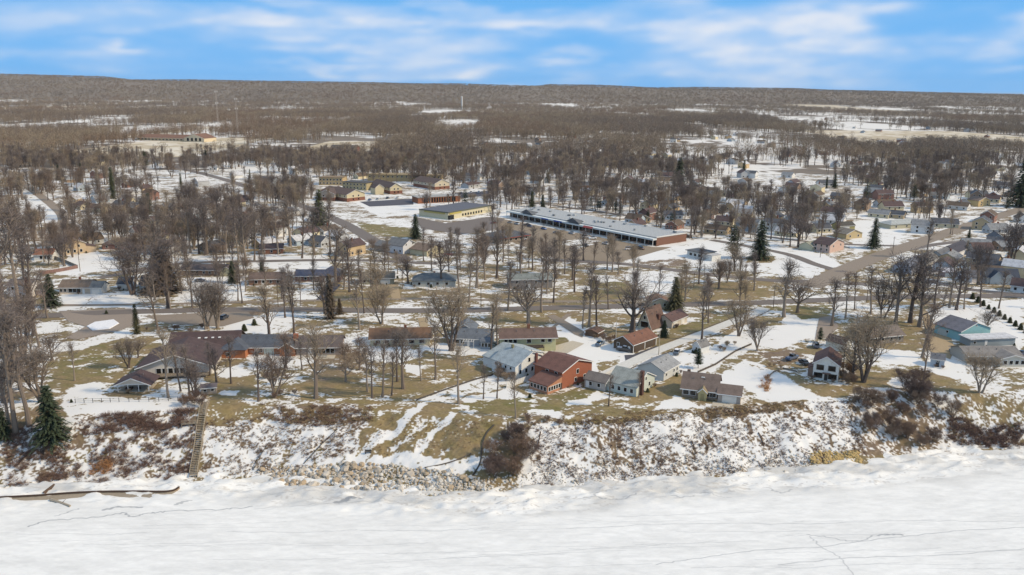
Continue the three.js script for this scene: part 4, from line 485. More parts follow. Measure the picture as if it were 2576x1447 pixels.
// ---- shops, flats and other large buildings
building('strip_mall', 'long single storey shopping strip with pale roof, colonnade and brick end wall', 'shopping strip', [1283, 545], [1651, 619], 26, { category: 'shop building', wallKind: 'brick', wall: '#85604f', roof: '#c2c5c3', h: 4.6, rise: 0, axis: 'flat', ov: .1,
  extra: (g, w, W) => {
    const n = 22, pitch = W / n; part(g, 'canopy', box(-.3, W + .3, 3.5, 4.45, .14, 3.4), M('plain', '#c6cbc8', .7));
    for (let i = 0; i <= n; i++) part(g, 'column', box(i * pitch - .12 + (i ? i === n ? -.1 : 0 : .1), i * pitch + .12 + (i ? i === n ? -.1 : 0 : .1), -.1, 3.5, 2.9, 3.15), trimM);
    for (let i = 0; i < n; i++) { const m = part(g, 'shop_window', box(i * pitch + .4, (i + 1) * pitch - .4, .3, 3.1, .02, .14), glassM); part(m, 'mullion', box((i + .5) * pitch - .05, (i + .5) * pitch + .05, .3, 3.1, .142, .2), M('plain', '#5b6a74', .5)); }
    part(g, 'sign_fascia', box(W * .37, W * .43, 3.55, 4.4, 3.402, 3.55), M('plain', '#33509a', .5)); part(g, 'sign_fascia', box(W * .28, W * .33, 3.55, 4.4, 3.402, 3.55), M('plain', '#3a5a9a', .5)); part(g, 'awning', hex([[W * .58, 3.6, 4.4], [W * .64, 3.6, 4.4], [W * .64, 4.6, 3.42], [W * .58, 4.6, 3.42]], [[W * .58, 3.7, 4.4], [W * .64, 3.7, 4.4], [W * .64, 4.75, 3.42], [W * .58, 4.75, 3.42]]), M('plain', '#b5524a', .7));
    for (const t of [.16, .5]) part(g, 'roof_gable', rawGeo([W * t - 7, 4.98, 3.2, W * t + 7, 4.98, 3.2, W * t, 8, 3.2, W * t + 7, 4.98, 3.2, W * t, 4.98, -8, W * t, 8, 3.2, W * t, 4.98, -8, W * t - 7, 4.98, 3.2, W * t, 8, 3.2]), M('roof', '#6c6f72'));
    const r = rngOf(8); for (let i = 0; i < 24; i++) { const x = 4 + r() * (W - 8), z = -3 - r() * 20; part(g, 'roof_unit', box(x, x + 1 + r() * 1.4, 4.96, 5.6 + r() * .5, z, z - 1.2), M('plain', ['#8d9294', '#6e7376', '#b5b5b0'][i % 3], .6)); }
    part(g, 'parapet', join([box(W - .35, W + .12, 4.9, 5.3, .1, -26.1), box(-.12, W + .12, 4.9, 5.1, -25.7, -26.12)]), M('plain', '#d3d0c8', .7)); } });
building('supermarket', 'cream block store with dark grey roof and yellow sign band', 'cream block store', [1127.5, 553], [1237, 533], 27, { category: 'shop building', wall: '#c9c0a0', wallKind: 'grain', roof: '#6d7079', h: 4.8, rise: 0, axis: 'flat', ov: .05,
  extra: (g, w, W, D) => { part(g, 'sign_band', box(1.5, 14, 3.4, 4.5, .02, .3), M('plain', '#b5a552', .5)); part(g, 'sign_band', box(-.3, -.02, 3.5, 4.5, -3, -22), M('plain', '#a89a58', .5)); part(g, 'entrance', box(-.2, 4, 0, 3, .02, 1.4), glassM); part(g, 'entrance_post', box(3.9, 4.2, 0, 3.3, 1.4, 1.7), M('plain', '#40403c')); part(g, 'roof_band', join([box(-.1, W + .1, 4.4, 5.3, .06, .4 - .1), box(-.35, -.06, 4.55, 5.3, 0, -D)]), M('plain', '#5d5f52')); for (let i = 0; i < 8; i++) part(g, 'shop_window', box(15 + i * 3, 16.6 + i * 3, 1, 2.6, .02, .1), glassM); } });
building('roadside_building', 'small white commercial building with grey flat roof on snowy corner lot', 'small white roadside building', [1728, 645], [1769, 654], 9, { category: 'shop building', wall: '#d3d3cd', wallKind: 'grain', roof: '#6d7072', h: 3.4, rise: 0, axis: 'flat', ov: .8, win: [['f', 3, 1.8, 1.8, 1.4, .1, .9], ['r', 2, 1.8]], wings: (W) => [{ x0: W + .02, x1: W + 5, z0: -1, z1: -8, h: 2.8, rise: 0, axis: 'flat', ov: .2, roof: '#d0d0cc' }] });
const flats = (l, s, a, b, d, o) => building('apartment_block', l, s, a, b, d, { category: 'apartments', h: 5.6, rise: 3.4, axis: 'z', wall: '#c9bd9c', roof: '#6c5a52', ov: .6, win: [['f', 2, 4.2, 1.2, 1.3, .2, .8], ['f', 2, 1.5, 1.2, 1.3, .2, .8], ['r', 6, 4.2, 1.2, 1.3], ['r', 6, 1.5, 1.2, 1.3], ['l', 6, 4.2, 1.2, 1.3]], extra: (g, w, W, D) => part(g, 'brick_base', box(-.12, W + .12, -.3, 2.7, .1, -D - .1), M('brick', '#8f6250')), ...o });
flats('cream gabled apartment block with red brick base beside the snowy verge', 'brick-based apartment block', [873, 508], [918, 503], 36, {});
flats('brown roofed apartment block with twin cream gables', 'twin-gabled apartment block', [982, 489], [1012, 487], 40, { wings: () => [{ x0: -12, x1: -4, z0: -4, z1: -14, h: 5.6, rise: 3, axis: 'z' }] });
flats('long brown roofed apartment block by the far parking', 'far apartment block', [1094, 478], [1131, 475], 36, { wall: '#cbbfa6' });
flats('brown roofed apartment block with grey gables nearest the diagonal road', 'roadside apartment block', [800, 505], [842, 506], 30, { wall: '#aa9f92', rise: 3 });
building('apartment_block', 'tan flat roofed apartment block with rows of small windows', 'tan flat-roofed block', [803, 466], [862, 467], 16, { category: 'apartments', wall: '#b09a74', wallKind: 'grain', roof: '#9d8768', h: 7, rise: 0, axis: 'flat', ov: .4, win: [['f', 7, 5.2, 1.3, 1.4], ['f', 7, 2, 1.3, 1.4]] });
building('apartment_block', 'yellow flat roofed apartment block with dark roof edge', 'yellow flat-roofed block', [862, 476], [922, 480], 15, { category: 'apartments', wall: '#ada07c', wallKind: 'grain', roof: '#5c5a58', h: 6.5, rise: 0, axis: 'flat', ov: .5, win: [['f', 7, 5, 1.3, 1.4], ['f', 7, 2, 1.3, 1.4]] });
building('apartment_block', 'long ochre flat roofed building behind the apartment gables', 'ochre flat-roofed building', [925, 455], [1110, 458], 16, { category: 'apartments', wall: '#a9966f', wallKind: 'grain', roof: '#a8946c', h: 6, rise: 0, axis: 'flat', ov: .4, win: [['f', 16, 4.4, 1.3, 1.4]] });
building('brick_office', 'orange brick building with row of upright piers behind the cream store', 'brick-piered building', [1052, 513], [1158, 507], 14, { category: 'office', wallKind: 'brick', wall: '#a26a4c', roof: '#b5b3ad', h: 4.6, rise: 0, axis: 'flat', ov: .4, extra: (g, w, W) => { for (let i = 0; i < 14; i++) { const x = 4 + i * (W - 6) / 14; part(g, 'pier', box(x, x + .5, 0, 4.4, .02, .5), M('brick', '#a8704e')); if (i < 13) part(g, 'pane', box(x + .7, x + (W - 6) / 14 - .2, .6, 4, .02, .12), glassM); } } });
building('restaurant', 'low dark grey hipped roof restaurant with red fascia beside the parking lot', 'dark hipped-roof restaurant', [1252, 614], [1330, 603], 16, { category: 'restaurant', wall: '#8d8377', roof: '#62666c', h: 3, rise: 3, axis: 'hip', ov: 1, win: [['f', 6, 1.6, 1.6, 1.4]], extra: (g, w, W) => part(g, 'fascia', box(-.9, W + .9, 2.7, 3.0, 1.002, 1.1), M('plain', '#9c4a3c')) });
building('school', 'low school with long rust roof and pale glazed gable in open snow', 'rust-roofed school', [345, 353], [470, 356], 30, { category: 'school', wall: '#c9b796', wallKind: 'grain', roof: '#8f6a54', h: 5, rise: 5, axis: 'x', ov: 1, wings: (W) => [{ x0: W + 2, x1: W + 40, z0: 10, z1: -25, h: 6, rise: 7, axis: 'z', wall: '#d8c8a8' }], win: [['f', 14, 2.4, 4, 2], ['f', 4, 4, 4, 5, .1, .9, 1]] });
building('barn', 'dark roofed barn with red wall beyond the bare trees', 'dark-roofed barn', [840, 380].map((v, i) => v + (i ? 2 : -10)), [895, 383], 22, { category: 'barn', wall: '#8c4a3a', roof: '#5d5a58', h: 4, rise: 5, axis: 'x' });
// ---------------------------------------------------------------- trees
const V = (x, y, z) => new THREE.Vector3(x, y, z);
function growTree(seed, p) {                            // returns [trunk and limbs, branches and twigs], one metre-scale tree of height p.H
  const r = rngOf(seed), T = [[], []], up = V(0, 1, 0);
  const tube = (list, pts, rad, n) => {
    let prev = null; const d0 = pts[1].clone().sub(pts[0]).normalize(); let s = Math.abs(d0.y) > .9 ? V(1, 0, 0) : V(0, 1, 0);
    pts.forEach((c, i) => { const d = (pts[i + 1] ?? c).clone().sub(pts[Math.max(0, i - (pts[i + 1] ? 0 : 1))]).normalize(); const a = s.clone().cross(d).normalize(), b = d.clone().cross(a); const ring = []; for (let k = 0; k < n; k++) { const t = k / n * 6.2832; ring.push(c.clone().addScaledVector(a, Math.cos(t) * rad[i]).addScaledVector(b, Math.sin(t) * rad[i])); }
      if (prev) for (let k = 0; k < n; k++) { const q = (k + 1) % n; for (const v of [prev[k], prev[q], ring[q], prev[k], ring[q], ring[k]]) list.push(v.x, v.y, v.z); } prev = ring; });
  };
  const sliver = (a, b, w) => { const d = b.clone().sub(a), s = V(r() - .5, r() - .5, r() - .5).cross(d).normalize().multiplyScalar(w / 2); T[1].push(a.x + s.x, a.y + s.y, a.z + s.z, a.x - s.x, a.y - s.y, a.z - s.z, b.x, b.y, b.z); };
  const tilt = (d, ang, az) => { const u = Math.abs(d.y) > .95 ? V(1, 0, 0) : up, a = u.clone().cross(d).normalize(), b = d.clone().cross(a); return d.clone().multiplyScalar(Math.cos(ang)).addScaledVector(a, Math.sin(ang) * Math.cos(az)).addScaledVector(b, Math.sin(ang) * Math.sin(az)).normalize(); };
  const grow = (pos, dir, len, rad, lv) => {
    if (lv >= 4) { const b = pos.clone().addScaledVector(dir, len); sliver(pos, b, p.tw); for (let k = 0; k < p.side; k++) { const q = pos.clone().lerp(b, .25 + .6 * r()); sliver(q, q.clone().addScaledVector(tilt(dir, .5 + r() * .6, r() * 6.3), len * (.35 + .4 * r())), p.tw * .8); } return; }
    const n = lv === 0 ? 6 : lv === 1 ? 4 : lv === 2 ? 2 : 1, pts = [pos.clone()], rads = [rad], d = dir.clone(); const tip = lv === 0 ? .42 : lv === 3 ? .3 : .35;
    for (let i = 1; i <= n; i++) { d.add(V(r() - .5, r() - .5, r() - .5).multiplyScalar(lv ? .28 : p.bend)); d.addScaledVector(up, lv ? p.lift : .05).normalize(); pts.push(pts[i - 1].clone().addScaledVector(d, len / n)); rads.push(lerp(rad, rad * tip, i / n)); }
    if (!lv) rads[0] *= 1.35;
    tube(T[lv < 2 ? 0 : 1], pts, rads, lv === 0 ? 6 : lv === 1 ? 4 : 3);
    const kids = p.kids[lv]; for (let k = 0; k < kids; k++) {
      const t = lv === 0 ? lerp(p.first, 1, (k + r() * .7) / kids) : lerp(.25, 1, (k + r()) / kids), f = t * n, i = Math.min(n - 1, Math.floor(f)), q = pts[i].clone().lerp(pts[i + 1], f - i), dd = pts[i + 1].clone().sub(pts[i]).normalize();
      const l = lv === 0 ? len * p.spread * lerp(1, .55, t) * (.5 + .85 * r()) : len * (.38 + .42 * r()) * (lv === 1 ? 1 : 1);
      grow(q, tilt(dd, (lv === 0 ? lerp(p.wide, p.wide * .5, t) : .45 + .5 * r()), k * 2.4 + r() * 1.2), Math.max(l, .6), Math.max(rads[i] * (lv === 0 ? .55 : .62), .032), lv + 1);
    }
    if (lv === 0) for (let k = 0; k < 3; k++) grow(pts[n], tilt(d, .25 + .25 * r(), k * 2.1), len * p.spread * .5, rads[n] * .8, 1);
  };
  for (let s = 0; s < (p.stems ?? 1); s++) grow(V((r() - .5) * (p.stems > 1 ? p.H * .05 : 0), -.3, (r() - .5) * (p.stems > 1 ? p.H * .05 : 0)), p.stems > 1 ? tilt(up, p.fan ?? .25, s * 6.28 / p.stems + r()) : V((r() - .5) * .06, 1, (r() - .5) * .06).normalize(), p.H * p.trunk, p.H * p.r0 / Math.sqrt(p.stems ?? 1), 0);
  return T.map((l) => rawGeo(l, new Float32Array(l.length / 3 * 2)));
}
const barkM = [new THREE.MeshStandardMaterial({ color: new THREE.Color().setRGB(.17, .135, .105), roughness: .95 }), new THREE.MeshStandardMaterial({ color: new THREE.Color().setRGB(.25, .205, .16), roughness: .95 }), new THREE.MeshStandardMaterial({ color: new THREE.Color().setRGB(.115, .09, .075), roughness: .95 })];
const twigM = [[.185, .15, .122], [.29, .23, .16], [.15, .122, .108], [.195, .145, .11]].map((c) => new THREE.MeshStandardMaterial({ color: new THREE.Color().setRGB(...c), roughness: 1, side: THREE.DoubleSide }));
const shrubM = [[.20, .145, .105], [.33, .24, .15], [.15, .105, .085], [.20, .135, .095]].map((c) => new THREE.MeshStandardMaterial({ color: new THREE.Color().setRGB(...c), roughness: 1, side: THREE.DoubleSide }));
// kinds of bare tree, each twelve metres tall before scaling
const kinds = {
  tall: { H: 12, trunk: .74, r0: .021, kids: [9, 5, 4, 3], first: .40, spread: .40, wide: .8, lift: .13, bend: .1, tw: .038, side: 1 },
  slim: { H: 12, trunk: .82, r0: .016, kids: [9, 4, 3, 3], first: .45, spread: .28, wide: .65, lift: .16, bend: .1, tw: .036, side: 1 },
  broad: { H: 12, trunk: .46, r0: .034, kids: [8, 6, 5, 3], first: .42, spread: 1.0, wide: 1.05, lift: .09, bend: .12, tw: .038, side: 1 },
  vase: { H: 12, trunk: .55, r0: .028, kids: [6, 5, 4, 3], first: .3, spread: .66, wide: .62, lift: .15, bend: .14, tw: .038, side: 1, stems: 3, fan: .24 },
  dense: { H: 12, trunk: .68, r0: .02, kids: [11, 5, 5, 3], first: .22, spread: .45, wide: .95, lift: .1, bend: .08, tw: .042, side: 2 },
  thicket: { H: 12, trunk: .6, r0: .016, kids: [6, 5, 5, 4], first: .15, spread: .6, wide: .8, lift: .1, bend: .2, tw: .055, side: 2, stems: 5, fan: .45 },
};
const bare = {}; { let s = 11; for (const k in kinds) bare[k] = [0, 1, 2].map((i) => k === 'thicket' && i > 1 ? null : growTree(s++ * 7 + i, kinds[k])).filter(Boolean); }
const treeSpots = [];
function placeBare(kind, x, z, H, rnd, label, group, tone = 0, bark = 0, y, wide = 1) {
  const v = Math.floor(rnd() * bare[kind].length), [tg, cg] = bare[kind][v], g = thing(kind === 'thicket' ? 'bare_shrub' : 'bare_tree', label, kind === 'thicket' ? 'shrub' : 'tree', group);
  g.position.set(x, y ?? hgt(x, z), z); g.rotation.set((rnd() - .5) * .11, rnd() * 6.28, (rnd() - .5) * .11); const s = H / 12; g.scale.set(s * wide, s, s * wide); part(g, kind === 'thicket' ? 'stems' : 'trunk', tg, barkM[bark]); part(g, kind === 'thicket' ? 'twigs' : 'crown', cg, kind === 'thicket' ? shrubM[tone] : twigM[tone]);
  treeSpots.push([x, z]); return g;
}
// evergreens: tiers of drooping sprays
function growFir(seed, p) {
  const r = rngOf(seed), tr = [], nd = []; const cone = bar([0, -.3, 0], [0, 12, 0], .2, .02, 6);
  for (let y = p.low; y < 11.9; y += p.gap * (.8 + .4 * r())) {
    const t = (y - p.low) / (12 - p.low), R0 = p.rad * Math.pow(1 - t, p.pow) * (.75 + .4 * r()) + .12, n = Math.max(5, Math.round(p.n * (1 - t * .55)));
    for (let k = 0; k < n; k++) { const a = (k + r() * .8) / n * 6.283 + y * 3, l = R0 * (.7 + .5 * r()), dr = p.droop * l + (r() - .4) * .3, c = Math.cos(a), s = Math.sin(a);
      const m = 4 + Math.round(l * 3.2); for (let i = 0; i < m; i++) { const q = (i + .6) / m * l, yy = y - dr * (q / l) * (q / l) + (r() - .5) * .2, w = (.26 + .34 * (1 - q / l)) * p.leaf, da = (r() - .5) * 1.2, ex = Math.cos(a + da), ez = Math.sin(a + da); const b = [c * q + (r() - .5) * .2, yy, s * q + (r() - .5) * .2]; const e = [b[0] + ex * w * 1.5, yy - .18 + (r() - .5) * .35, b[2] + ez * w * 1.5]; nd.push(b[0] - ez * w * .55, yy + .03, b[2] + ex * w * .55, b[0] + ez * w * .55, yy + .03, b[2] - ex * w * .55, ...e); } } }
  return [cone, rawGeo(nd, new Float32Array(nd.length / 3 * 2))];
}
const firs = { spruce: [growFir(3, { low: 1.1, gap: .42, rad: 3.0, pow: .85, n: 12, droop: .25, leaf: 1.0 }), growFir(4, { low: .9, gap: .4, rad: 3.2, pow: .8, n: 12, droop: .3, leaf: 1.05 })], pine: [growFir(5, { low: 3, gap: .6, rad: 3.4, pow: .5, n: 9, droop: -.1, leaf: 1.3 })], column: [growFir(6, { low: .5, gap: .36, rad: 1.7, pow: .5, n: 10, droop: .4, leaf: .9 })], yew: [growFir(7, { low: .2, gap: .5, rad: 5.5, pow: .45, n: 22, droop: .1, leaf: 2.0 })] };
const needleM = [[.035, .05, .022], [.06, .07, .025], [.085, .08, .035], [.10, .075, .05]].map((c) => new THREE.MeshStandardMaterial({ color: new THREE.Color().setRGB(...c), roughness: .95, side: THREE.DoubleSide }));
function placeFir(kind, x, z, H, rnd, label, group, tone = 0, y, name) {
  const [tg, cg] = firs[kind][Math.floor(rnd() * firs[kind].length)], small = kind === 'yew', g = thing(name ?? (small ? 'evergreen_shrub' : 'evergreen_tree'), label, small ? 'shrub' : 'tree', group); g.position.set(x, y ?? hgt(x, z), z); g.rotation.y = rnd() * 6.28; const q = H / 12 * (kind === 'spruce' ? 1.25 : 1); g.scale.set(q, H / 12, q); part(g, 'trunk', tg, barkM[2]); part(g, 'crown', cg, needleM[tone]); treeSpots.push([x, z]); return g;
}
function nearest(x, z) { let b = null, bd = 1e9; for (const l of landmarks) { const d = Math.hypot(l.x - x, l.z - z) - l.r * .7; if (d < bd) { bd = d; b = l; } } return [b, bd]; }
function whereIs(x, z) { const [l] = nearest(x, z); const side = Math.abs(z - l.z) > l.r * .75 ? (z > l.z ? 'lakeward of' : 'inland of') : 'beside'; return [side + ' the ' + l.short, l.short]; }
const sizeWord = { tall: 'tall bare tree', slim: 'slender bare tree', broad: 'spreading bare tree', vase: 'many-stemmed bare tree', dense: 'densely twigged bare tree', thicket: 'tangled leafless shrub' };
const trnd = rngOf(991);
function bareAt(kind, px, py, top, tone, bark, label, wide) { // foot and top as seen in the photograph
  const [x, z] = GT(px, py), y = hgt(x, z), d = Math.hypot(x, CAM_H - y, z), H = Math.abs(top) < 60 ? Math.abs(top) : (py - top) * d / 2060 * 1.03; const [w, s] = whereIs(x, z);
  return placeBare(kind, x, z, H, trnd, label ?? `${sizeWord[kind]} ${w}`, `bare trees near the ${s}`, tone ?? Math.floor(trnd() * 4), bark ?? Math.floor(trnd() * 3), y, wide ?? (kind === 'slim' ? 1.25 : 1.35));
}
const spots = `tall 14 1012 785 2|slim 40 1088 820 0|slim 74 1068 820 2|slim 30 935 735 2|vase 62 905 740 2|slim 100 872 720 3|slim 20 862 680 2|slim 84 842 650 2|tall 6 782 540 2|slim 46 772 560 2|slim 66 742 590 2|vase 105 1010 860 0|dense 20 1050 900 2|slim 52 980 800 2|slim 120 800 690 0|slim 0 900 690 2|slim 90 955 820 2
slim 188 958 868 0|vase 322 926 845 0|broad 348 899 850 0|broad 132 906 835 2|slim 424 1000 838 1|slim 455 985 868 0|slim 478 1003 870 0|vase 492 998 900 2|dense 545 962 865 2|slim 528 945 860 2|slim 582 965 845 2|slim 400 840 700 0|vase 334 740 600 2|dense 425 775 600 2|slim 400 700 560 0
vase 520 828 690 0|vase 548 826 695 0|slim 484 775 660 0|tall 678 868 712 1|slim 740 845 700 0|tall 795 1002 820 1|slim 650 1010 880 0|vase 690 1000 870 3|dense 720 925 830 3|slim 760 930 850 2|dense 870 960 855 3|dense 905 930 840 3|slim 1000 960 825 0|slim 925 986 860 0|slim 937 1002 870 2|slim 962 998 850 0|slim 985 995 880 2|tall 1015 978 825 0|slim 1060 958 870 0|slim 1095 955 810 0|vase 1132 882 690 1|slim 1155 1016 855 1|slim 1216 1004 915 0|slim 1297 1052 945 0|slim 1250 1002 905 0
vase 960 815 700 1|slim 905 830 705 0|slim 1253 905 735 1|slim 1236 910 750 1|broad 1330 812 680 0|slim 1278 782 650 2|slim 1362 786 640 0|slim 1392 762 640 0|slim 1466 826 720 2|slim 1481 822 660 2|slim 1501 820 690 2|broad 1590 836 668 0|slim 1530 778 690 0|slim 1765 855 715 0|slim 1782 812 700 3|vase 1856 845 735 1|vase 1906 882 790 0|tall 1972 797 655 0|broad 2006 786 690 0|tall 2092 820 705 0|slim 2126 800 690 3|vase 2170 962 770 1|dense 2145 955 815 1|slim 2120 935 850 3
tall 2252 815 655 2|tall 2290 812 640 2|dense 2312 822 660 2|slim 2350 785 660 0|slim 2388 775 660 2|tall 2405 780 665 2|slim 2425 778 690 0|slim 2466 772 680 0|vase 2466 985 880 1|slim 2322 962 850 3|broad 2482 838 780 0|slim 2512 776 690 0|vase 2220 800 690 0|slim 2190 790 680 2|slim 2150 780 690 3
slim 1531 1022 935 0|slim 1606 1000 935 3|tall 1555 690 630 0|vase 2460 716 610 2|vase 2540 668 560 2|slim 2330 650 560 0|tall 1850 650 570 1|vase 2005 590 500 0|tall 2320 900 770 3|tall 1440 705 610 2|slim 1420 690 600 0|slim 1400 700 600 2|slim 1445 735 620 2|slim 1375 740 620 0|slim 880 735 600 2|tall 845 720 570 0|slim 1155 735 600 0|tall 1200 725 590 3|slim 1180 760 630 0|tall 1110 720 600 2|slim 1220 705 590 2|tall 1250 700 580 0|slim 1310 690 580 2|slim 1340 680 570 0
slim 600 660 540 2|tall 620 668 530 2|slim 640 655 540 0|slim 570 640 520 2|tall 520 640 510 2|slim 480 636 510 0|tall 660 640 520 2|slim 700 640 520 2|slim 760 650 530 0|tall 790 640 520 2|slim 830 640 510 2|tall 730 620 500 0|slim 545 600 490 2|tall 410 640 540 0|slim 440 630 520 2`;
for (const l of spots.split(/[|\n]/)) { const [k, a, b, c, t] = l.split(' '); bareAt(k, +a, +b, +c, +t); }
const firSpots = [['spruce', 132, 1112, 985, 0, 'big dark green spruce rooted on the bluff edge'], ['spruce', 12, 1105, 1035, 0, 'small dark spruce on the bluff face beside the brown brush'], ['column', 832, 802, 690, 3, 'narrow brown-green cedar beside the lake road'], ['spruce', 855, 790, 750, 3, 'low rusty conifer next to the narrow cedar'], ['spruce', 1697, 782, 698, 2, 'grey-green spruce with dead lower branches behind the chalet'], ['spruce', 1670, 848, 806, 0, 'bright green young pine beside the double garage'], ['pine', 1756, 926, 876, 0, 'dark pine with open branches below the small white shed'], ['pine', 2062, 862, 826, 0, 'low bushy pine behind the narrow white house'], ['spruce', 1046, 600, 540, 0, 'dark dense spruce beside the grey house with white gable'], ['spruce', 1911, 652, 560, 0, 'tall dark spruce on the snowy corner lot'], ['pine', 1842, 650, 570, 0, 'ragged dark pine beside the small white roadside building'], ['spruce', 130, 772, 700, 0, 'open dark fir in front of the beige ranch'], ['spruce', 2197, 625, 555, 0, 'dark spruce beside the wide street'], ['spruce', 586, 712, 660, 0, 'dark pointed cedar at the end of the brick ranch'], ['spruce', 805, 575, 480, 1, 'leaning dark spruce beside the diagonal road'], ['spruce', 2436, 605, 580, 0, 'small round evergreen at the street edge'], ['yew', 410, 735, 640, 3, 'huge dark reddish conifer in front of the cape house'], ['column', 285, 500, 430, 1, 'tall narrow spruce among the snowy lots'], ['spruce', 1708, 470, 400, 0, 'dark spruce rising over the far gardens'], ['spruce', 2565, 520, 420, 0, 'tall black spruce at the end of the wide street'], ['column', 345, 840, 770, 2, 'olive cone-shaped arborvitae beside the turning circle'], ['spruce', 238, 602, 578, 0, 'small dark spruce beside the beige two storey house'], ['spruce', 660, 700, 660, 0, 'stunted spruce beside the brown brick ranch'], ['spruce', 890, 430, 395, 0, 'dark spruce behind the flat-roofed blocks'], ['spruce', 1365, 525, 490, 0, 'blue-green spruce behind the shopping strip']];
for (const [k, a, b, c, t, l] of firSpots) { const [x, z] = GT(a, b), y = hgt(x, z); placeFir(k, x, z, (b - c) * Math.hypot(x, z, CAM_H - y) / 2060 * 1.02, trnd, l, undefined, t, y); }
// ---------------------------------------------------------------- the shore: stairs, sea wall, boulders, brush
{ // timber stairs down the bluff
  const g = thing('beach_stairs', 'long weathered timber stairs with handrails running down the brushy bluff', 'stairs'), tm = M('plank', '#9a8c76'), A = GT(519, 1014), B = GT(487, 1203);
  const a = V(A[0], .4, A[1]), b = V(B[0], LAKE + .7, B[1]), d = b.clone().sub(a), L = Math.hypot(d.x, d.z); g.position.copy(a); g.rotation.y = Math.atan2(d.x, d.z); const dy = d.y, n = 46, w = .95;
  const top = (z) => Math.max(dy * z / L, hgt(a.x + d.x * z / L, a.z + d.z * z / L) + .45 - a.y);
  const ys = Array.from({ length: n + 1 }, (_, i) => top(i / n * L)); for (let k = 0; k < 6; k++) for (let i = 1; i < n; i++) ys[i] = (ys[i - 1] + ys[i] * 2 + ys[i + 1]) / 4;
  for (let i = 0; i < n; i++) part(g, 'tread', box(-w, w, ys[i] - .06, ys[i], (i + .05) / n * L, (i + .95) / n * L), tm);
  for (const s of [-1, 1]) { const st = [], hr = []; for (let i = 0; i < n; i += 2) { const z0 = i / n * L, z1 = (i + 2) / n * L, y0 = ys[i], y1 = ys[Math.min(n, i + 2)]; st.push(hex([[s * w - .05, y0 - .4, z0], [s * w - .05, y1 - .4, z1], [s * w + .05, y1 - .4, z1], [s * w + .05, y0 - .4, z0]], [[s * w - .05, y0 - .07, z0], [s * w - .05, y1 - .07, z1], [s * w + .05, y1 - .07, z1], [s * w + .05, y0 - .07, z0]])); hr.push(bar([s * (w - .02), y0 + .95, z0], [s * (w - .02), y1 + .95, z1], .07, .07, 4)); } part(g, 'stringer', join(st), tm); part(g, 'handrail', join(hr), M('plank', '#b9aa90')); for (let i = 1; i < n; i += 5) part(g, 'rail_post', box(s * (w - .02) - .05, s * (w - .02) + .05, ys[i] - .8, ys[i] + .95, i / n * L - .05, i / n * L + .05), tm); }
  const k = Math.round(n * .34); part(g, 'landing', box(-w - 4.2, -w - .06, ys[k] - .16, ys[k], k / n * L - 1, k / n * L + 1), tm); for (const x of [-w - 4.1, -w - 2.2]) for (const e of [-.9, .9]) part(g, 'landing_post', box(x - .08, x + .08, ys[k] - 3, ys[k] - .17, k / n * L + e - .08, k / n * L + e + .08), tm); part(g, 'landing_rail', join([box(-w - 4.2, -w - .1, ys[k] + .9, ys[k] + 1, k / n * L + .95, k / n * L + 1.05), ...[0, 1, 2, 3, 4].map((i) => box(-w - 4.15 + i, -w - 4.08 + i, ys[k] + .01, ys[k] + .9, k / n * L + .96, k / n * L + 1.03))]), tm);
}
{ // sheet wall with a dark timber cap
  const pts = smoothPts([[-260, 1268], [-100, 1254], [0, 1247], [95, 1242], [160, 1237], [240, 1233], [340, 1232], [420, 1232], [440, 1228], [450, 1221]].map(([a, b]) => G(a, b, LAKE + 1.2)), 8), g = thing('sea_wall', 'low rusty sheet sea wall with dark timber cap along the frozen shore', 'wall');
  const col = [], y = LAKE + .7; for (let i = 0; i < pts.length - 1; i++) { const [x0, z0] = pts[i], [x1, z1] = pts[i + 1], l = Math.hypot(x1 - x0, z1 - z0), nx = -(z1 - z0) / l, nz = (x1 - x0) / l, q = (o) => [[x0 + nx * o, z0 + nz * o], [x1 + nx * o, z1 + nz * o]]; const [a, b] = q(.18), [c, d] = q(-.18), e = i % 2 ? .1 : 0; const H = (p, h) => [p[0], h, p[1]];
    part(g, 'sheet_pile', hex([H(a, LAKE - .6), H(b, LAKE - .6), H(d, LAKE - .6), H(c, LAKE - .6)], [H(a, y), H(b, y), H(d, y), H(c, y)]), M('grain', e ? '#8d7a62' : '#9a8870')); const [A, B] = q(.26), [C, D] = q(-.24); col.push(hex([H(A, y + .01), H(B, y + .01), H(D, y + .01), H(C, y + .01)], [H(A, y + .22), H(B, y + .22), H(D, y + .22), H(C, y + .22)])); }
  part(g, 'cap_beam', join(col), M('plank', '#4a3526')); const apron = pts.map(([x, z]) => [x, z + 2.1]); structure('icy_apron', (() => { const t = []; for (let i = 0; i < pts.length - 1; i++) { const a = [pts[i][0], LAKE + .55, pts[i][1] + .25], b = [pts[i + 1][0], LAKE + .55, pts[i + 1][1] + .25], w0 = .8 + 2.0 * fbm(pts[i][0] * .2, 3, 3), w1 = .8 + 2.0 * fbm(pts[i + 1][0] * .2, 3, 3), c = [pts[i + 1][0], LAKE + .02, pts[i + 1][1] + w1], d = [pts[i][0], LAKE + .02, pts[i][1] + w0]; t.push(...a, ...d, ...c, ...a, ...c, ...b); } return rawGeo(t); })(), asphalt('#8f8371'));
}
const rockGeo = [1, 2, 3, 4, 5, 6].map((s) => { const r = rngOf(s * 31), g = new THREE.IcosahedronGeometry(1, 1), p = g.attributes.position, h = {}; for (let i = 0; i < p.count; i++) { const k = [p.getX(i), p.getY(i), p.getZ(i)].map((v) => v.toFixed(2)).join(); const f = h[k] ??= .78 + .4 * r(); p.setXYZ(i, p.getX(i) * f * 1.1, p.getY(i) * f * .72, p.getZ(i) * f * .9); } g.computeVertexNormals(); return boxUV(g); });
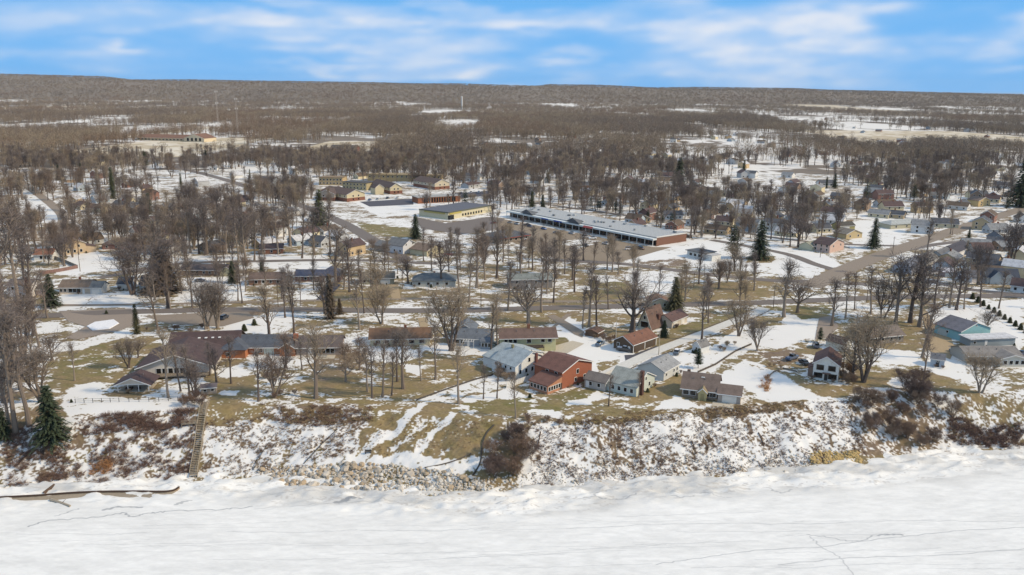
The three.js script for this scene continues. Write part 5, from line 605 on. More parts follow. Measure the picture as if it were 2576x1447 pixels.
const rockM = ['#a8967c', '#cbc6bb', '#a39a8b', '#bdb5a7', '#b3a999'].map((c) => M('grain', c, .95));
{ // boulder revetment
  const g = thing('rock_revetment', 'bank of tumbled tan boulders at the foot of the bluff', 'boulders'), r = rngOf(606), B = [[655, 1182], [760, 1172], [900, 1166], [1000, 1172], [1100, 1180], [1210, 1205], [1235, 1232], [1150, 1250], [1000, 1243], [900, 1233], [760, 1226], [690, 1222]].map(([a, b]) => [a, b]); const all = [];
  for (let i = 0; i < 2600 && all.length < 620; i++) { const px = 650 + r() * 590, py = 1162 + r() * 90; if (!inPoly2(B, px, py)) continue; const [x, z] = GT(px, py), s = (.3 + r() * r() * 1.0) * (px < 960 ? 1.15 : .8); if (all.some((q) => Math.hypot(q[0] - x, q[1] - z) < (q[2] + s) * .62)) continue; all.push([x, z, s]); }
  all.sort((a, b) => b[2] - a[2]); const one = all.splice(0, 290);
  for (const [x, z, s] of one) { const m = part(g, 'boulder', rockGeo[Math.floor(r() * 6)], rockM[x < G(930, 1200, LAKE)[0] && r() < .8 ? [0, 2, 4, 0][Math.floor(r() * 4)] : Math.floor(r() * 5)]); m.position.set(x, Math.max(hgt(x, z), LAKE) + s * .22, z); m.rotation.set(r() * .6, r() * 6.3, r() * .6); m.scale.set(s * (.9 + r() * .4), s, s * (.9 + r() * .3)); }
  stones(g, all.map(([x, z, s]) => [x, z, s * .9]), r, 'small_stones');
  // stones half under snow along the rest of the toe
  const l = []; for (let i = 0; i < 2000; i++) { const px = r() < .8 ? 1090 + r() * 1090 : 480 + r() * 700, t = r(), x = G(px, 1200, LAKE)[0], zt = along(toe, x), z = zt - 5.5 + t * 6.5 - r() * 2; l.push([x, z, .1 + r() * r() * .42]); } stones(scene, l, r, 'shore_stones');
  const yl = []; for (let i = 0; i < 240; i++) { const [x, z] = GT(2040 + r() * 125, 1138 + r() * 28); yl.push([x, z, .22 + r() * .4]); } stones(scene, yl, r, 'shore_stones', M('grain', '#b39a66', .95));
}
function inPoly2(P, x, y) { let c = false; for (let i = 0, j = P.length - 1; i < P.length; j = i++) if ((P[i][1] > y) !== (P[j][1] > y) && x < (P[j][0] - P[i][0]) * (y - P[i][1]) / (P[j][1] - P[i][1]) + P[i][0]) c = !c; return c; }
function stones(parent, list, r, name, mat) { const by = [0, 1, 2].map(() => []); list.forEach((q, i) => by[i % 3].push(q)); const o = new THREE.Group(), m4 = new THREE.Matrix4(), e = new THREE.Euler(), q = new THREE.Quaternion(); o.name = parent === scene ? numbered(name) : name; o.userData = { kind: 'stuff' }; if (parent === scene) Object.assign(o.userData, { label: 'small stones half buried in snow along the shore', category: 'stones' }); parent.add(o); by.forEach((l, k) => { if (!l.length) return; const im = new THREE.InstancedMesh(rockGeo[k], mat ?? rockM[k + 1], l.length); im.name = 'stones'; im.userData.kind = 'stuff'; l.forEach(([x, z, s], i) => im.setMatrixAt(i, m4.compose(new THREE.Vector3(x, Math.max(hgt(x, z), LAKE) + s * .1, z), q.setFromEuler(e.set(r(), r() * 6, r())), new THREE.Vector3(s, s, s)))); im.castShadow = im.receiveShadow = true; o.add(im); }); }
// brush: sprays of thin stems
function spray(seed, n, h, w, tw) { const r = rngOf(seed), t = []; for (let i = 0; i < n; i++) { const a = r() * 6.28, q = r() * w * .4, b = V(Math.cos(a) * q, -.05, Math.sin(a) * q), l = h * (.5 + .6 * r()), a2 = a + (r() - .5), e = b.clone().add(V(Math.cos(a2) * w * (.3 + .7 * r()), l, Math.sin(a2) * w * (.3 + .7 * r()))), d = e.clone().sub(b), k = V(r() - .5, r() - .5, r() - .5).cross(d).normalize().multiplyScalar(tw / 2); t.push(b.x + k.x, b.y + k.y, b.z + k.z, b.x - k.x, b.y - k.y, b.z - k.z, e.x, e.y, e.z); for (let s = 0; s < 2; s++) { const c = b.clone().lerp(e, .4 + .4 * r()), f = c.clone().add(V((r() - .5) * w, l * .3 * r(), (r() - .5) * w)); t.push(c.x + k.x * .7, c.y + k.y * .7, c.z + k.z * .7, c.x - k.x * .7, c.y - k.y * .7, c.z - k.z * .7, f.x, f.y, f.z); } } return rawGeo(t, new Float32Array(t.length / 3 * 2)); }
const sprays = [spray(1, 34, 1.1, .9, .06), spray(2, 34, .9, 1.1, .06), spray(3, 16, .5, .45, .05), spray(4, 16, .45, .55, .05)];
const brushM = [[.165, .10, .075], [.23, .15, .10], [.15, .095, .075], [.33, .24, .12], [.40, .20, .08]].map((c) => new THREE.MeshStandardMaterial({ color: new THREE.Color().setRGB(...c), roughness: 1, side: THREE.DoubleSide }));
function brush(name, label, geos, mats, spotsIn, s0, s1, seed) { const r = rngOf(seed), o = new THREE.Group(), m4 = new THREE.Matrix4(), q = new THREE.Quaternion(), up = V(0, 1, 0); o.name = numbered(name); o.userData = { kind: 'stuff', label, category: 'brush' }; scene.add(o); const by = {}; spotsIn.forEach((p) => (by[geos[Math.floor(r() * geos.length)] + ',' + mats[Math.floor(r() * mats.length)]] ??= []).push(p)); for (const k in by) { const [g, m] = k.split(','), im = new THREE.InstancedMesh(sprays[+g], brushM[+m], by[k].length); im.name = 'stems'; im.userData.kind = 'stuff'; by[k].forEach(([x, z], i) => { const s = lerp(s0, s1, r() * r()); im.setMatrixAt(i, m4.compose(V(x, hgt(x, z), z), q.setFromAxisAngle(up, r() * 6.3), V(s, s * (.8 + .4 * r()), s))); }); im.castShadow = im.receiveShadow = true; o.add(im); } }
function inPx(poly, n, seed, thr = .5, f = .16) { const r = rngOf(seed), P = []; for (let i = 0; i < poly.length; i += 2) P.push([poly[i], poly[i + 1]]); const x0 = Math.min(...P.map((p) => p[0])), x1 = Math.max(...P.map((p) => p[0])), y0 = Math.min(...P.map((p) => p[1])), y1 = Math.max(...P.map((p) => p[1])), o = []; let t = 0; while (o.length < n && t++ < n * 14) { const a = lerp(x0, x1, r()), b = lerp(y0, y1, r()); if (!inPoly2(P, a, b)) continue; const q = GT(a, b); if (fbm(q[0] * f, q[1] * f * 1.4, 3) + (r() - .5) * .2 < thr) continue; o.push(q); } return o; }
brush('bluff_brush', 'dense reddish brown brush covering the bluff below the pavilion', [0, 1], [0, 0, 2, 1], inPx([150, 1048, 495, 1030, 490, 1190, 420, 1212, 20, 1225, 0, 1080], 1150, 1, .5, .22), .6, 1.6, 3);
brush('bluff_brush', 'dark red brush along the top of the bluff below the pavilion', [0, 1], [0, 0, 2], inPx([200, 1048, 490, 1032, 490, 1075, 210, 1095], 260, 2, .45, .25), .8, 1.7, 4);
brush('bluff_weeds', 'thin brown weeds poking through the snow on the bluff', [2, 3], [2, 1, 1, 3], inPx([515, 1060, 740, 1040, 930, 1050, 890, 1140, 760, 1185, 510, 1200], 1500, 5, .45, .3), .7, 1.7, 5);
brush('bluff_weeds', 'thin brown weeds poking through the snow on the open bluff face', [2, 3], [2, 2, 2, 1], inPx([1320, 1062, 1500, 1055, 1640, 1048, 1800, 1030, 2000, 1014, 2150, 1008, 2180, 1145, 1900, 1190, 1340, 1225], 5200, 6, .44, .33), .55, 1.6, 6);
brush('bluff_weeds', 'gold dry weeds along the bluff edge', [2, 3], [3, 3, 1], inPx([1400, 1046, 1800, 1024, 2020, 1008, 2040, 1030, 1800, 1050, 1500, 1070, 1400, 1070], 1100, 7, .4, .3), .7, 1.6, 7);
brush('bluff_brush', 'dark brush on the bluff below the grey ranch', [0, 1], [2, 2, 0, 1], inPx([2390, 1010, 2576, 1015, 2576, 1125, 2380, 1130], 560, 8, .46), .7, 1.6, 8);
brush('bluff_brush', 'brown brush on the graded slope', [0, 1, 2], [1, 0, 3], inPx([640, 1018, 930, 1022, 940, 1060, 780, 1075, 640, 1050], 520, 9, .45), .6, 1.3, 9);
brush('bluff_weeds', 'tufts of dry grass on the graded gold slope', [2, 3], [3, 1], inPx([960, 1050, 1240, 1060, 1220, 1120, 1000, 1150, 900, 1130], 500, 10, .45, .3), .5, 1.1, 10);
{ // the two big thickets and single shrubs
  const r = rngOf(515);
  const clump = (n, poly, h0, h1, label, group, tones) => { for (const [x, z] of inPx(poly, n, n * 3 + 1, 0)) placeBare('thicket', x, z, lerp(h0, h1, r()), r, label, group, tones[Math.floor(r() * tones.length)], 2, hgt(x, z)); };
  clump(13, [1225, 1100, 1300, 1085, 1345, 1130, 1330, 1190, 1290, 1225, 1230, 1200], 4, 7, 'tangled dark brown shrub in the thicket below the green lawn', 'thicket below the green lawn', [2, 3, 0]);
  clump(4, [1320, 1050, 1420, 1050, 1415, 1075, 1330, 1080], 1.6, 2.4, 'low red brown shrub on the bluff edge below the brick house', 'low shrubs on the bluff edge', [3]);
  clump(22, [2150, 1010, 2280, 985, 2390, 1000, 2400, 1090, 2330, 1130, 2180, 1140], 3.5, 7, 'tangled red brown shrub in the thicket below the narrow white house', 'thicket below the narrow white house', [3, 2, 0]);
  clump(6, [2270, 980, 2330, 965, 2350, 990, 2300, 1010], 6, 9, 'tall dark brush tree crowning the thicket by the gold lawn', 'brush trees by the gold lawn', [2, 0]);
  clump(7, [2108, 935, 2150, 930, 2160, 965, 2110, 985], 3, 5, 'brown leafless shrub beside the narrow white house', 'shrubs beside the narrow white house', [3, 0]);
  clump(6, [2430, 912, 2495, 905, 2500, 925, 2440, 930], 1.8, 2.6, 'dark red shrub in front of the grey ranch', 'red shrubs before the grey ranch', [3]);
  clump(7, [1250, 930, 1290, 925, 1300, 965, 1250, 975], 2.5, 4, 'pale brown shrub beside the pale blue roofed house', 'shrubs beside the pale blue roofed house', [1, 0]);
  clump(6, [1515, 852, 1548, 846, 1550, 862, 1520, 868], 1.6, 2.6, 'rust coloured shrub beside the brown woodshed', 'rust shrubs by the woodshed', [3]);
  clump(6, [1790, 880, 1850, 858, 1856, 872, 1800, 892], 1.4, 2.4, 'orange brown shrub on the snowy bank', 'orange shrubs on the snowy bank', [3, 1]);
  clump(8, [640, 955, 745, 935, 750, 1000, 655, 1008], 1.6, 3, 'low brown shrub in the streaky snow garden', 'shrubs of the streaky snow garden', [3, 2]);
  clump(8, [500, 1000, 550, 995, 490, 1035, 440, 1030], 2.2, 4, 'dark brown shrub around the stair-head hut', 'shrubs around the stair-head hut', [2, 3]);
  clump(8, [360, 830, 560, 820, 560, 836, 380, 842], 1.4, 2.4, 'brown hedge shrub behind the sprawling brown-roofed house', 'hedge behind the sprawling house', [0, 3]);
  clump(4, [1930, 905, 1985, 925, 1980, 935, 1925, 925], 1.2, 1.8, 'copper coloured grass clump beside the stone wall', 'copper clumps by the wall', [1]);
  brush('dry_grass', 'orange dry grass clumps beside the narrow white house', [0, 1], [4], inPx([1915, 945, 1940, 945, 1935, 985, 1912, 985], 30, 3, 0), .8, 1.5, 12);
  brush('dry_grass', 'orange oak shrub on the brushy bluff face', [0, 1], [4], inPx([230, 1165, 275, 1160, 280, 1190, 225, 1195], 30, 4, 0), .9, 1.8, 13);
  for (let i = 0; i < 11; i++) { const t = i / 10, [x, z] = G(lerp(2446, 2580, t), lerp(752, 838, t), 0); placeFir('yew', x, z, 2.0 + r() * .8, r, 'clipped dark shrub in the hedge row along the snowy lot', 'hedge row of clipped shrubs', 1); }
  for (const [a, b, h, l] of [[268, 790, 1.5, 'dark rounded shrub on the roadside verge'], [640, 818, 2.4, 'dark green hedge shrub by the snowy yard'], [615, 832, 2.6, 'dark green shrub behind the slate-roofed brick ranch'], [590, 850, 2.2, 'dark green shrub at the corner of the slate-roofed brick ranch'], [1110, 770, 1.4, 'low green shrub at the road edge'], [2440, 815, 1.2, 'small round shrub near the turquoise garage'], [1000, 700, 1.4, 'golden green shrub by the olive grey ranch'], [1350, 868, 1.2, 'low green shrub by the yellow ranch deck'], [1333, 1000, 1.3, 'dark green shrub beside the glazed brick porch'], [180, 1012, 1.0, 'low dark shrub in the pavilion snow']]) { const [x, z] = GT(a, b); placeFir('yew', x, z, h, r, l, undefined, 1); }
}
// ---------------------------------------------------------------- vehicles, fences, poles, masts
const wheelG = (() => { const g = new THREE.CylinderGeometry(.33, .33, .24, 14); g.rotateX(Math.PI / 2); return g; })(), hubG = (() => { const g = new THREE.CylinderGeometry(.19, .19, .26, 10); g.rotateX(Math.PI / 2); return g; })();
const tyreM = M('plain', '#17181a', .9), hubM = M('plain', '#8d9194', .4);
function extr(pts, w, bevel = .06) { const s = new THREE.Shape(pts.map(([x, y]) => new THREE.Vector2(x, y))), g = new THREE.ExtrudeGeometry(s, { depth: w - 2 * bevel, bevelEnabled: true, bevelSize: bevel, bevelThickness: bevel, bevelSegments: 2 }); g.translate(0, 0, -w / 2 + bevel); return g; }
function car(kind, px, py, deg, colour, label, group, snow) {
  const [x, z] = GT(px, py), g = thing(kind === 'pickup' ? 'pickup_truck' : kind === 'van' ? 'parked_van' : 'parked_car', label, kind === 'pickup' ? 'truck' : 'car', group); g.position.set(x, Math.max(0, hgt(x, z)) + .1, z); g.rotation.y = R(deg);
  const bm = new THREE.MeshPhysicalMaterial({ color: new THREE.Color(colour), roughness: .4, clearcoat: .7, clearcoatRoughness: .2 }), L = kind === 'pickup' ? 2.7 : 2.25;
  const body = { sedan: [[-2.25, .35], [2.2, .35], [2.28, .62], [2.1, .85], [1.1, .95], [-1.5, .98], [-2.2, .92], [-2.3, .6]], van: [[-2.25, .35], [2.2, .35], [2.28, .7], [2.15, .98], [1.3, 1.1], [-2.2, 1.1], [-2.3, .6]], pickup: [[-2.7, .45], [2.65, .45], [2.72, .8], [2.55, 1.08], [1.4, 1.15], [-2.65, 1.15], [-2.75, .8]] }[kind];
  const cab = { sedan: [[-1.75, .94], [1.15, .94], [.45, 1.42], [-1.05, 1.44]], van: [[-2.15, 1.08], [1.35, 1.08], [.7, 1.7], [-2.0, 1.72]], pickup: [[-.7, 1.13], [1.45, 1.13], [.85, 1.78], [-.55, 1.8]] }[kind];
  part(g, 'body', extr(body, 1.78, .1), bm); const c = part(g, 'cabin', extr(cab, 1.5, .1), glassM); const ry = Math.max(...cab.map((p) => p[1])); part(g, 'roof', box(cab[3][0] + .05, cab[2][0] - .02, ry - .02, ry + .05, .68, -.68), bm);
  if (snow) part(g, 'snow_cover', join([box(cab[3][0] + .1, cab[2][0] - .06, ry + .052, ry + .2, .62, -.62), box(1.3, L - .2, 1.12, 1.22, .7, -.7), ...(kind === 'pickup' ? [box(-2.55, -.8, 1.16, 1.3, .75, -.75)] : [])]), M('grain', '#e8e8ea'));
  for (const wx of [-.62 * L, .62 * L]) for (const wz of [-.82, .82]) { const w = part(g, 'wheel', wheelG, tyreM); w.position.set(wx, .33, wz); part(w, 'hub', hubG, hubM); }
  for (const wz of [-.6, .6]) { part(g, 'headlight', box(L - .02, L + .06, .68, .82, wz + .16, wz - .16), M('plain', '#d8d8d2', .2)); part(g, 'tail_light', box(-L - .06, -L + .02, .7, .85, wz + .14, wz - .14), M('plain', '#8c1f1c', .3)); }
  return shadowed(g);
}
[['pickup', 1571, 884, -25, '#3a3b3e', 'snow-covered pickup truck beside the dark brown double garage', 0, true], ['sedan', 1509, 869, 60, '#5d6b7b', 'blue grey car beside the brown woodshed'], ['sedan', 1702, 890, 70, '#5f6468', 'grey car in the snow by the light grey garage', 0, true], ['pickup', 1992, 905, 40, '#46536a', 'dark blue pickup truck near the narrow white house'], ['sedan', 2022, 916, 100, '#23252a', 'black car close beside the narrow white house'], ['sedan', 2406, 888, -50, '#85898c', 'grey car with snowy roof near the turquoise garage', 0, true], ['sedan', 2424, 898, -50, '#33363c', 'dark car against the grey ranch'], ['van', 564, 803, 80, '#3c4048', 'dark grey vehicle driving along the lake road verge'], ['sedan', 503, 709, 12, '#50545a', 'snow-capped car in front of the brick ranch with carport', 0, true], ['sedan', 1128, 643, 5, '#8a2f2c', 'red car beside the cream gabled house'], ['van', 2052, 874, 80, '#5a6270', 'grey blue vehicle behind the narrow white house'], ['sedan', 2572, 893, 20, '#2c3350', 'navy car at the far end of the grey ranch']].forEach((a) => car(...a));
const lotCars = [[1060, 785, 'white', '#d8d8d6', 'van'], [1130, 797, 'white', '#dcdcda', 'sedan'], [1060, 870, 'black', '#26282b', 'sedan'], [1260, 850, 'white', '#dcdcdc', 'sedan'], [1500, 905, 'white', '#e0dcda', 'van'], [1580, 893, 'black', '#2a211f', 'van'], [1615, 900, 'dark red', '#3a2220', 'van'], [920, 745, 'silver', '#b4b6b8', 'sedan'], [770, 740, 'dark grey', '#44494e', 'sedan'], [470, 660, 'black', '#2a2c30', 'sedan'], [500, 675, 'dark blue', '#33405a', 'sedan'], [370, 650, 'silver', '#a9adb0', 'sedan'], [430, 805, 'white', '#d4d6d8', 'van'], [140, 640, 'dark red', '#6a3330', 'sedan'], [640, 700, 'blue', '#4a6490', 'sedan'], [300, 640, 'grey', '#7b8084', 'sedan']];
lotCars.forEach(([zx, zy, cn, c, k], i) => { const px = 1207.5 + zx * .2504, py = 402.5 + zy * .2504, r = rngOf(i + 3); car(k, px, py, [15, 195, -55, 125][i % 4], c, `${cn} ${k === 'van' ? 'van' : 'car'} parked on the shopping strip lot`, 'cars on the shopping strip lot'); });
[[930, 505, 'blue', '#4f6288'], [950, 503, 'silver', '#aab0b4'], [975, 500, 'dark grey', '#3f444a'], [1000, 500, 'white', '#d5d5d5'], [1160, 488, 'navy', '#2f3a52'], [1185, 486, 'silver', '#b4b6ba'], [1205, 485, 'white', '#d7d7d7']].forEach(([a, b, cn, c]) => car('sedan', a, b, 80, c, `${cn} car parked beside the apartment blocks`, 'cars by the apartments'));

function fence(name, label, px, h, step, pm, postM, solid = true) {
  const pts = px.map(([a, b]) => GT(a, b)), g = thing(name, label, 'fence'); let base = hgt(...pts[0]);
  for (let i = 0; i < pts.length - 1; i++) { const [a, b] = [pts[i], pts[i + 1]], L = Math.hypot(b[0] - a[0], b[1] - a[1]), n = Math.max(1, Math.round(L / step)); for (let k = 0; k <= n; k++) { const x = lerp(a[0], b[0], k / n), z = lerp(a[1], b[1], k / n), y = hgt(x, z); if (k < n || i === pts.length - 2) part(g, 'post', box(x - .06, x + .06, y - .3, y + h + .1, z - .06, z + .06), postM);
    if (k < n) { const x1 = lerp(a[0], b[0], (k + 1) / n), z1 = lerp(a[1], b[1], (k + 1) / n), y1 = hgt(x1, z1), nx = -(b[1] - a[1]) / L * .03, nz = (b[0] - a[0]) / L * .03; const H = (lo, hi) => hex([[x + nx, y + lo, z + nz], [x1 + nx, y1 + lo, z1 + nz], [x1 - nx, y1 + lo, z1 - nz], [x - nx, y + lo, z - nz]], [[x + nx, y + hi, z + nz], [x1 + nx, y1 + hi, z1 + nz], [x1 - nx, y1 + hi, z1 - nz], [x - nx, y + hi, z - nz]]); if (solid) part(g, 'panel', H(.05, h), pm); else { part(g, 'rail', H(h - .06, h), pm); part(g, 'rail', H(h * .5 - .03, h * .5 + .03), pm); } } } }
  return g;
}
fence('board_fence', 'solid white board fence between the white house and the brick house', [[1274, 977], [1335, 956], [1386, 938]], 1.7, 2.4, M('plank', '#dcdcd8'), trimM);
fence('board_fence', 'white board fence beside the lane behind the grey green cottage', [[1489, 967], [1512, 956], [1545, 938]], 1.6, 2.4, M('plank', '#d8d8d4'), trimM);
fence('wire_fence', 'thin dark wire fence across the snow below the pavilion', [[190, 1014], [300, 1012], [400, 1010], [472, 1008]], 1.2, 2.6, M('plain', '#4a4a4c'), M('plain', '#3c3c3e'), false);
fence('board_fence', 'brown board fence in front of the fenced white house', [[103, 691], [150, 684], [196, 675]], 1.7, 2.4, M('plank', '#8d6f66'), M('plank', '#8a6a52'));
fence('board_fence', 'grey board fence beside the beige two storey house', [[138, 652], [165, 662], [196, 675]], 1.7, 2.4, M('plank', '#8f8a80'), M('plank', '#8a6a52'));
fence('stone_wall', 'low dark stone wall curving down the snowy bank', [[1755, 938], [1800, 918], [1850, 885], [1890, 868]], .7, 1.6, M('grain', '#4f4740'), M('grain', '#5a5148'));
fence('stone_wall', 'low stone wall bordering the gold lawn by the narrow white house', [[1930, 952], [1945, 938], [1970, 928], [2005, 937]], .6, 1.6, M('grain', '#7d7468'), M('grain', '#857c70'));
fence('stone_wall', 'dark stone edging along the snowy garden path', [[1048, 1008], [1120, 982], [1190, 958], [1240, 944]], .5, 1.4, M('grain', '#4b4642'), M('grain', '#58524c'));
fence('board_fence', 'long low brown fence along the back of the shopping strip', [[1560, 565], [1640, 582], [1740, 600]], 1.8, 5, M('plank', '#6d5a4c'), M('plank', '#5f5044'));
fence('rail_fence', 'pale guard rail beside the lake road', [[1300, 764], [1400, 765], [1500, 764]], .8, 3, M('plain', '#a39c90'), M('plain', '#8f887c'), false);
function pole(px, py, h, label, arm = true, mat = M('plank', '#6d5d4e'), name = 'utility_pole', turn = 0) { const [x, z] = GT(px, py), g = thing(name, label, 'pole', arm ? 'utility poles' : undefined); g.position.set(x, hgt(x, z), z); g.rotation.y = turn; part(g, 'shaft', bar([0, -.4, 0], [0, h, 0], .16, .1, 7), mat); if (arm) { part(g, 'crossarm', box(-1.2, 1.2, h - .9, h - .76, .12, .24), mat); for (const q of [-1.1, -.5, .5, 1.1]) part(g, 'insulator', bar([q, h - .758, .18], [q, h - .55, .18], .05, .03), M('plain', '#b8b8b0', .4)); } return g; }
[[202, 683, 10, 'leaning utility pole beside the grey board fence'], [484, 775, 10, 'utility pole across the road from the sprawling house'], [1721, 694, 9, 'utility pole beside the small white roadside building'], [1770, 721, 10, 'tall utility pole on the snowy roadside strip'], [1745, 724, 7, 'short utility pole on the snowy roadside strip'], [2063, 648, 10, 'utility pole beside the pink corner house'], [1945, 775, 10, 'utility pole where the shore lane meets the lake road'], [960, 770, 10, 'utility pole across the road from the brown-roofed pale ranch'], [1210, 775, 10, 'utility pole across the road from the yellow split-level ranch'], [700, 772, 10, 'utility pole across the road from the slate-roofed brick ranch'], [2180, 760, 10, 'utility pole beside the lake road near the grey brown cottage'], [2245, 640, 10, 'utility pole at the bend of the wide street'], [2395, 592, 10, 'utility pole along the wide street']].forEach(([a, b, h, l], i) => pole(a, b, h, l, true, undefined, undefined, i === 11 ? .6 : 0));
pole(1549, 861, 7.5, 'pale flagpole beside the dark brown double garage', false, M('plain', '#c3beb4', .5), 'flagpole'); { const g = pole(1657, 893, 8.4, 'pale wooden lamp pole at the edge of the shore lane', false, M('plank', '#c2b49c'), 'lamp_pole'); part(g, 'lamp_head', box(-.9, .1, 8.1, 8.3, -.12, .12), M('plain', '#b9b9b4', .4)); }
function mast(px, py, top, label) { const [x, z] = G(px, py, 0), d = Math.hypot(x, z, CAM_H), h = (py - top) * d / 2060, g = thing('radio_mast', label, 'mast'); g.position.set(x, 0, z); const w = 1.6, l = []; for (let k = 0; k < 3; k++) { const a = k * 2.094, b = a + 2.094; l.push(bar([Math.cos(a) * w, 0, Math.sin(a) * w], [Math.cos(a) * w * .6, h, Math.sin(a) * w * .6], .2, .15, 4)); for (let i = 0; i < 14; i++) l.push(bar([Math.cos(a) * w, h * i / 14, Math.sin(a) * w], [Math.cos(b) * w, h * (i + 1) / 14, Math.sin(b) * w], .12, .12, 3)); } part(g, 'lattice', join(l), M('plain', '#a39a90', .6)); for (const t of [.97, .72]) part(g, 'antenna', join([0, 1, 2].map((k) => box(Math.cos(k * 2.1) * 2.4 - .4, Math.cos(k * 2.1) * 2.4 + .4, h * t - 2, h * t + 1, Math.sin(k * 2.1) * 2.4 - .4, Math.sin(k * 2.1) * 2.4 + .4))), M('plain', '#d8d4cc', .5)); }
mast(551, 340, 238, 'tall pale radio mast with dish clusters, the taller of the pair'); mast(599, 342, 254, 'slim pale radio mast beside the taller one');
{ const [x, z] = (() => { const d = rayDir(1162, 250); return [d.x / -d.z * 3900, -3900]; })(), g = thing('water_tower', 'white cylindrical standpipe rising above the distant forest', 'water tower'); g.position.set(x, 0, z); part(g, 'tank', new THREE.CylinderGeometry(4.2, 4.2, 58, 20).translate(0, 29, 0), M('plain', '#c4c3be', .6)); part(g, 'dome', new THREE.SphereGeometry(4.2, 20, 8, 0, 6.3, 0, 1.57).scale(1, .4, 1).translate(0, 58, 0), M('plain', '#dddbd5', .6)); }
// logs locked in the ice and driftwood on the slope
{ const r = rngOf(71); [[130, 1268, 178, 1284, 'pale ice-crusted log jutting from the shore ice'], [112, 1252, 140, 1240, 'broken brown tree stump leaning over the sea wall'], [1360, 1088, 1352, 1130, 'dark snag standing on the snowy bluff'], [1740, 1110, 1752, 1142, 'dark post sunk into the open bluff face'], [1908, 1090, 1922, 1122, 'dark leaning post beside the weeds of the open bluff'], [918, 1140, 935, 1142, 'small dark bench on the snowy foot of the slope']].forEach(([a, b, c, d, l], i) => { const A = GT(a, b), B = GT(c, d), g = thing(i === 5 ? 'bench' : 'log', l, i === 5 ? 'bench' : 'log'), Y = (p) => Math.max(hgt(...p), LAKE) + .25; if (i === 5) { g.position.set(A[0], Y(A) - .2, A[1]); part(g, 'seat', box(0, 1.8, .42, .5, 0, .5), M('plank', '#55504a')); for (const q of [.1, 1.6]) part(g, 'leg', box(q, q + .12, -.2, .42, .05, .45), M('plank', '#4d4843')); part(g, 'backrest', box(0, 1.8, .55, .95, -.02, .05), M('plank', '#55504a')); return; } part(g, 'trunk', bar([A[0], Y(A), A[1]], [B[0], Y(B) + (i === 1 ? 1.2 : 0), B[1]], i < 2 ? .45 : .16, i < 2 ? .25 : .1, 7), M('plank', i ? '#5e4a3a' : '#a79a86')); part(g, 'snag', bar([lerp(A[0], B[0], .6), Y(B) + .2, lerp(A[1], B[1], .6)], [lerp(A[0], B[0], .6) + .8, Y(B) + 1, lerp(A[1], B[1], .6) - .3], .1, .03, 5), M('plank', '#6a5544')); }); }
{ const pipe = (pts, c, w, l) => { const P = pts.map(([a, b]) => { const q = GT(a, b); return V(q[0], Math.max(hgt(...q), LAKE) + .18, q[1]); }), m = part(scene, numbered('drain_pipe'), new THREE.TubeGeometry(new THREE.CatmullRomCurve3(P), 40, w, 6), M('plain', c, .7)); m.userData = { label: l, category: 'pipe' }; }; pipe([[1243, 1070], [1222, 1095], [1212, 1130], [1208, 1165], [1190, 1195], [1172, 1215]], '#3f3a35', .2, 'dark curved drain pipe down the slope beside the thicket'); pipe([[848, 1082], [820, 1108], [790, 1140], [764, 1168]], '#3d3b3a', .12, 'thin dark pipe running straight down the snowy bluff'); pipe([[1068, 1178], [1110, 1170], [1150, 1158], [1185, 1142]], '#5b5044', .16, 'brown pipe curving along the foot of the graded slope'); pipe([[690, 1095], [660, 1140], [640, 1180]], '#4a4643', .1, 'thin dark pipe on the weedy bluff near the stairs'); }
// ---------------------------------------------------------------- houses and trees of the wider town
function onRoad(x, z, m) { for (const [pts, w] of roadLines) for (let i = 0; i < pts.length; i += 2) { const dx = pts[i][0] - x, dz = pts[i][1] - z; if (dx * dx + dz * dz < (w / 2 + m) * (w / 2 + m)) return true; } return false; }
function inPoly(P, x, z) { let c = false; for (let i = 0, j = P.length - 1; i < P.length; j = i++) if ((P[i][1] > z) !== (P[j][1] > z) && x < (P[j][0] - P[i][0]) * (z - P[i][1]) / (P[j][1] - P[i][1]) + P[i][0]) c = !c; return c; }
const onPaved = (x, z) => paved.some((P) => inPoly(P, x, z));
const keepClear = [[790, 470, 930, 460, 1140, 470, 1240, 490, 1230, 515, 1070, 520, 860, 530, 790, 512], [1550, 650, 1690, 610, 1830, 600, 2080, 640, 2110, 665, 2050, 695, 1600, 662], [150, 740, 335, 735, 350, 770, 150, 782], [2328, 778, 2470, 765, 2455, 800, 2425, 835, 2385, 842, 2345, 805], [200, 640, 330, 640, 330, 690, 140, 690], [1560, 690, 1700, 690, 1690, 735, 1600, 730], [60, 480, 170, 530, 170, 560, 60, 560], [880, 500, 1060, 495, 1070, 540, 900, 550], [2110, 560, 2300, 535, 2260, 610, 2150, 640], [2400, 530, 2500, 530, 2440, 560, 2350, 580]].map((p) => { const o = []; for (let i = 0; i < p.length; i += 2) o.push(G(p[i], p[i + 1], 0)); return o; });
const isClear = (x, z) => keepClear.some((P) => inPoly(P, x, z));
const wideStreet = smoothPts([[2036, 722], [2170, 660], [2290, 618], [2400, 580], [2576, 525]].map(([a, b]) => G(a, b, 0)), 8), nearStreet = (x, z) => wideStreet.some(([a, b]) => Math.abs(x - a) < 26 && z > b - 8 && z < b + 95);
const nearHouse = (x, z, m) => landmarks.some((l) => { const dx = x - l.A[0], dz = z - l.A[1], c = Math.cos(l.th), s = Math.sin(l.th), u = dx * c - dz * s, v = dx * s + dz * c; return u > -m && u < l.W + m && v < m && v > -l.depth - m; });
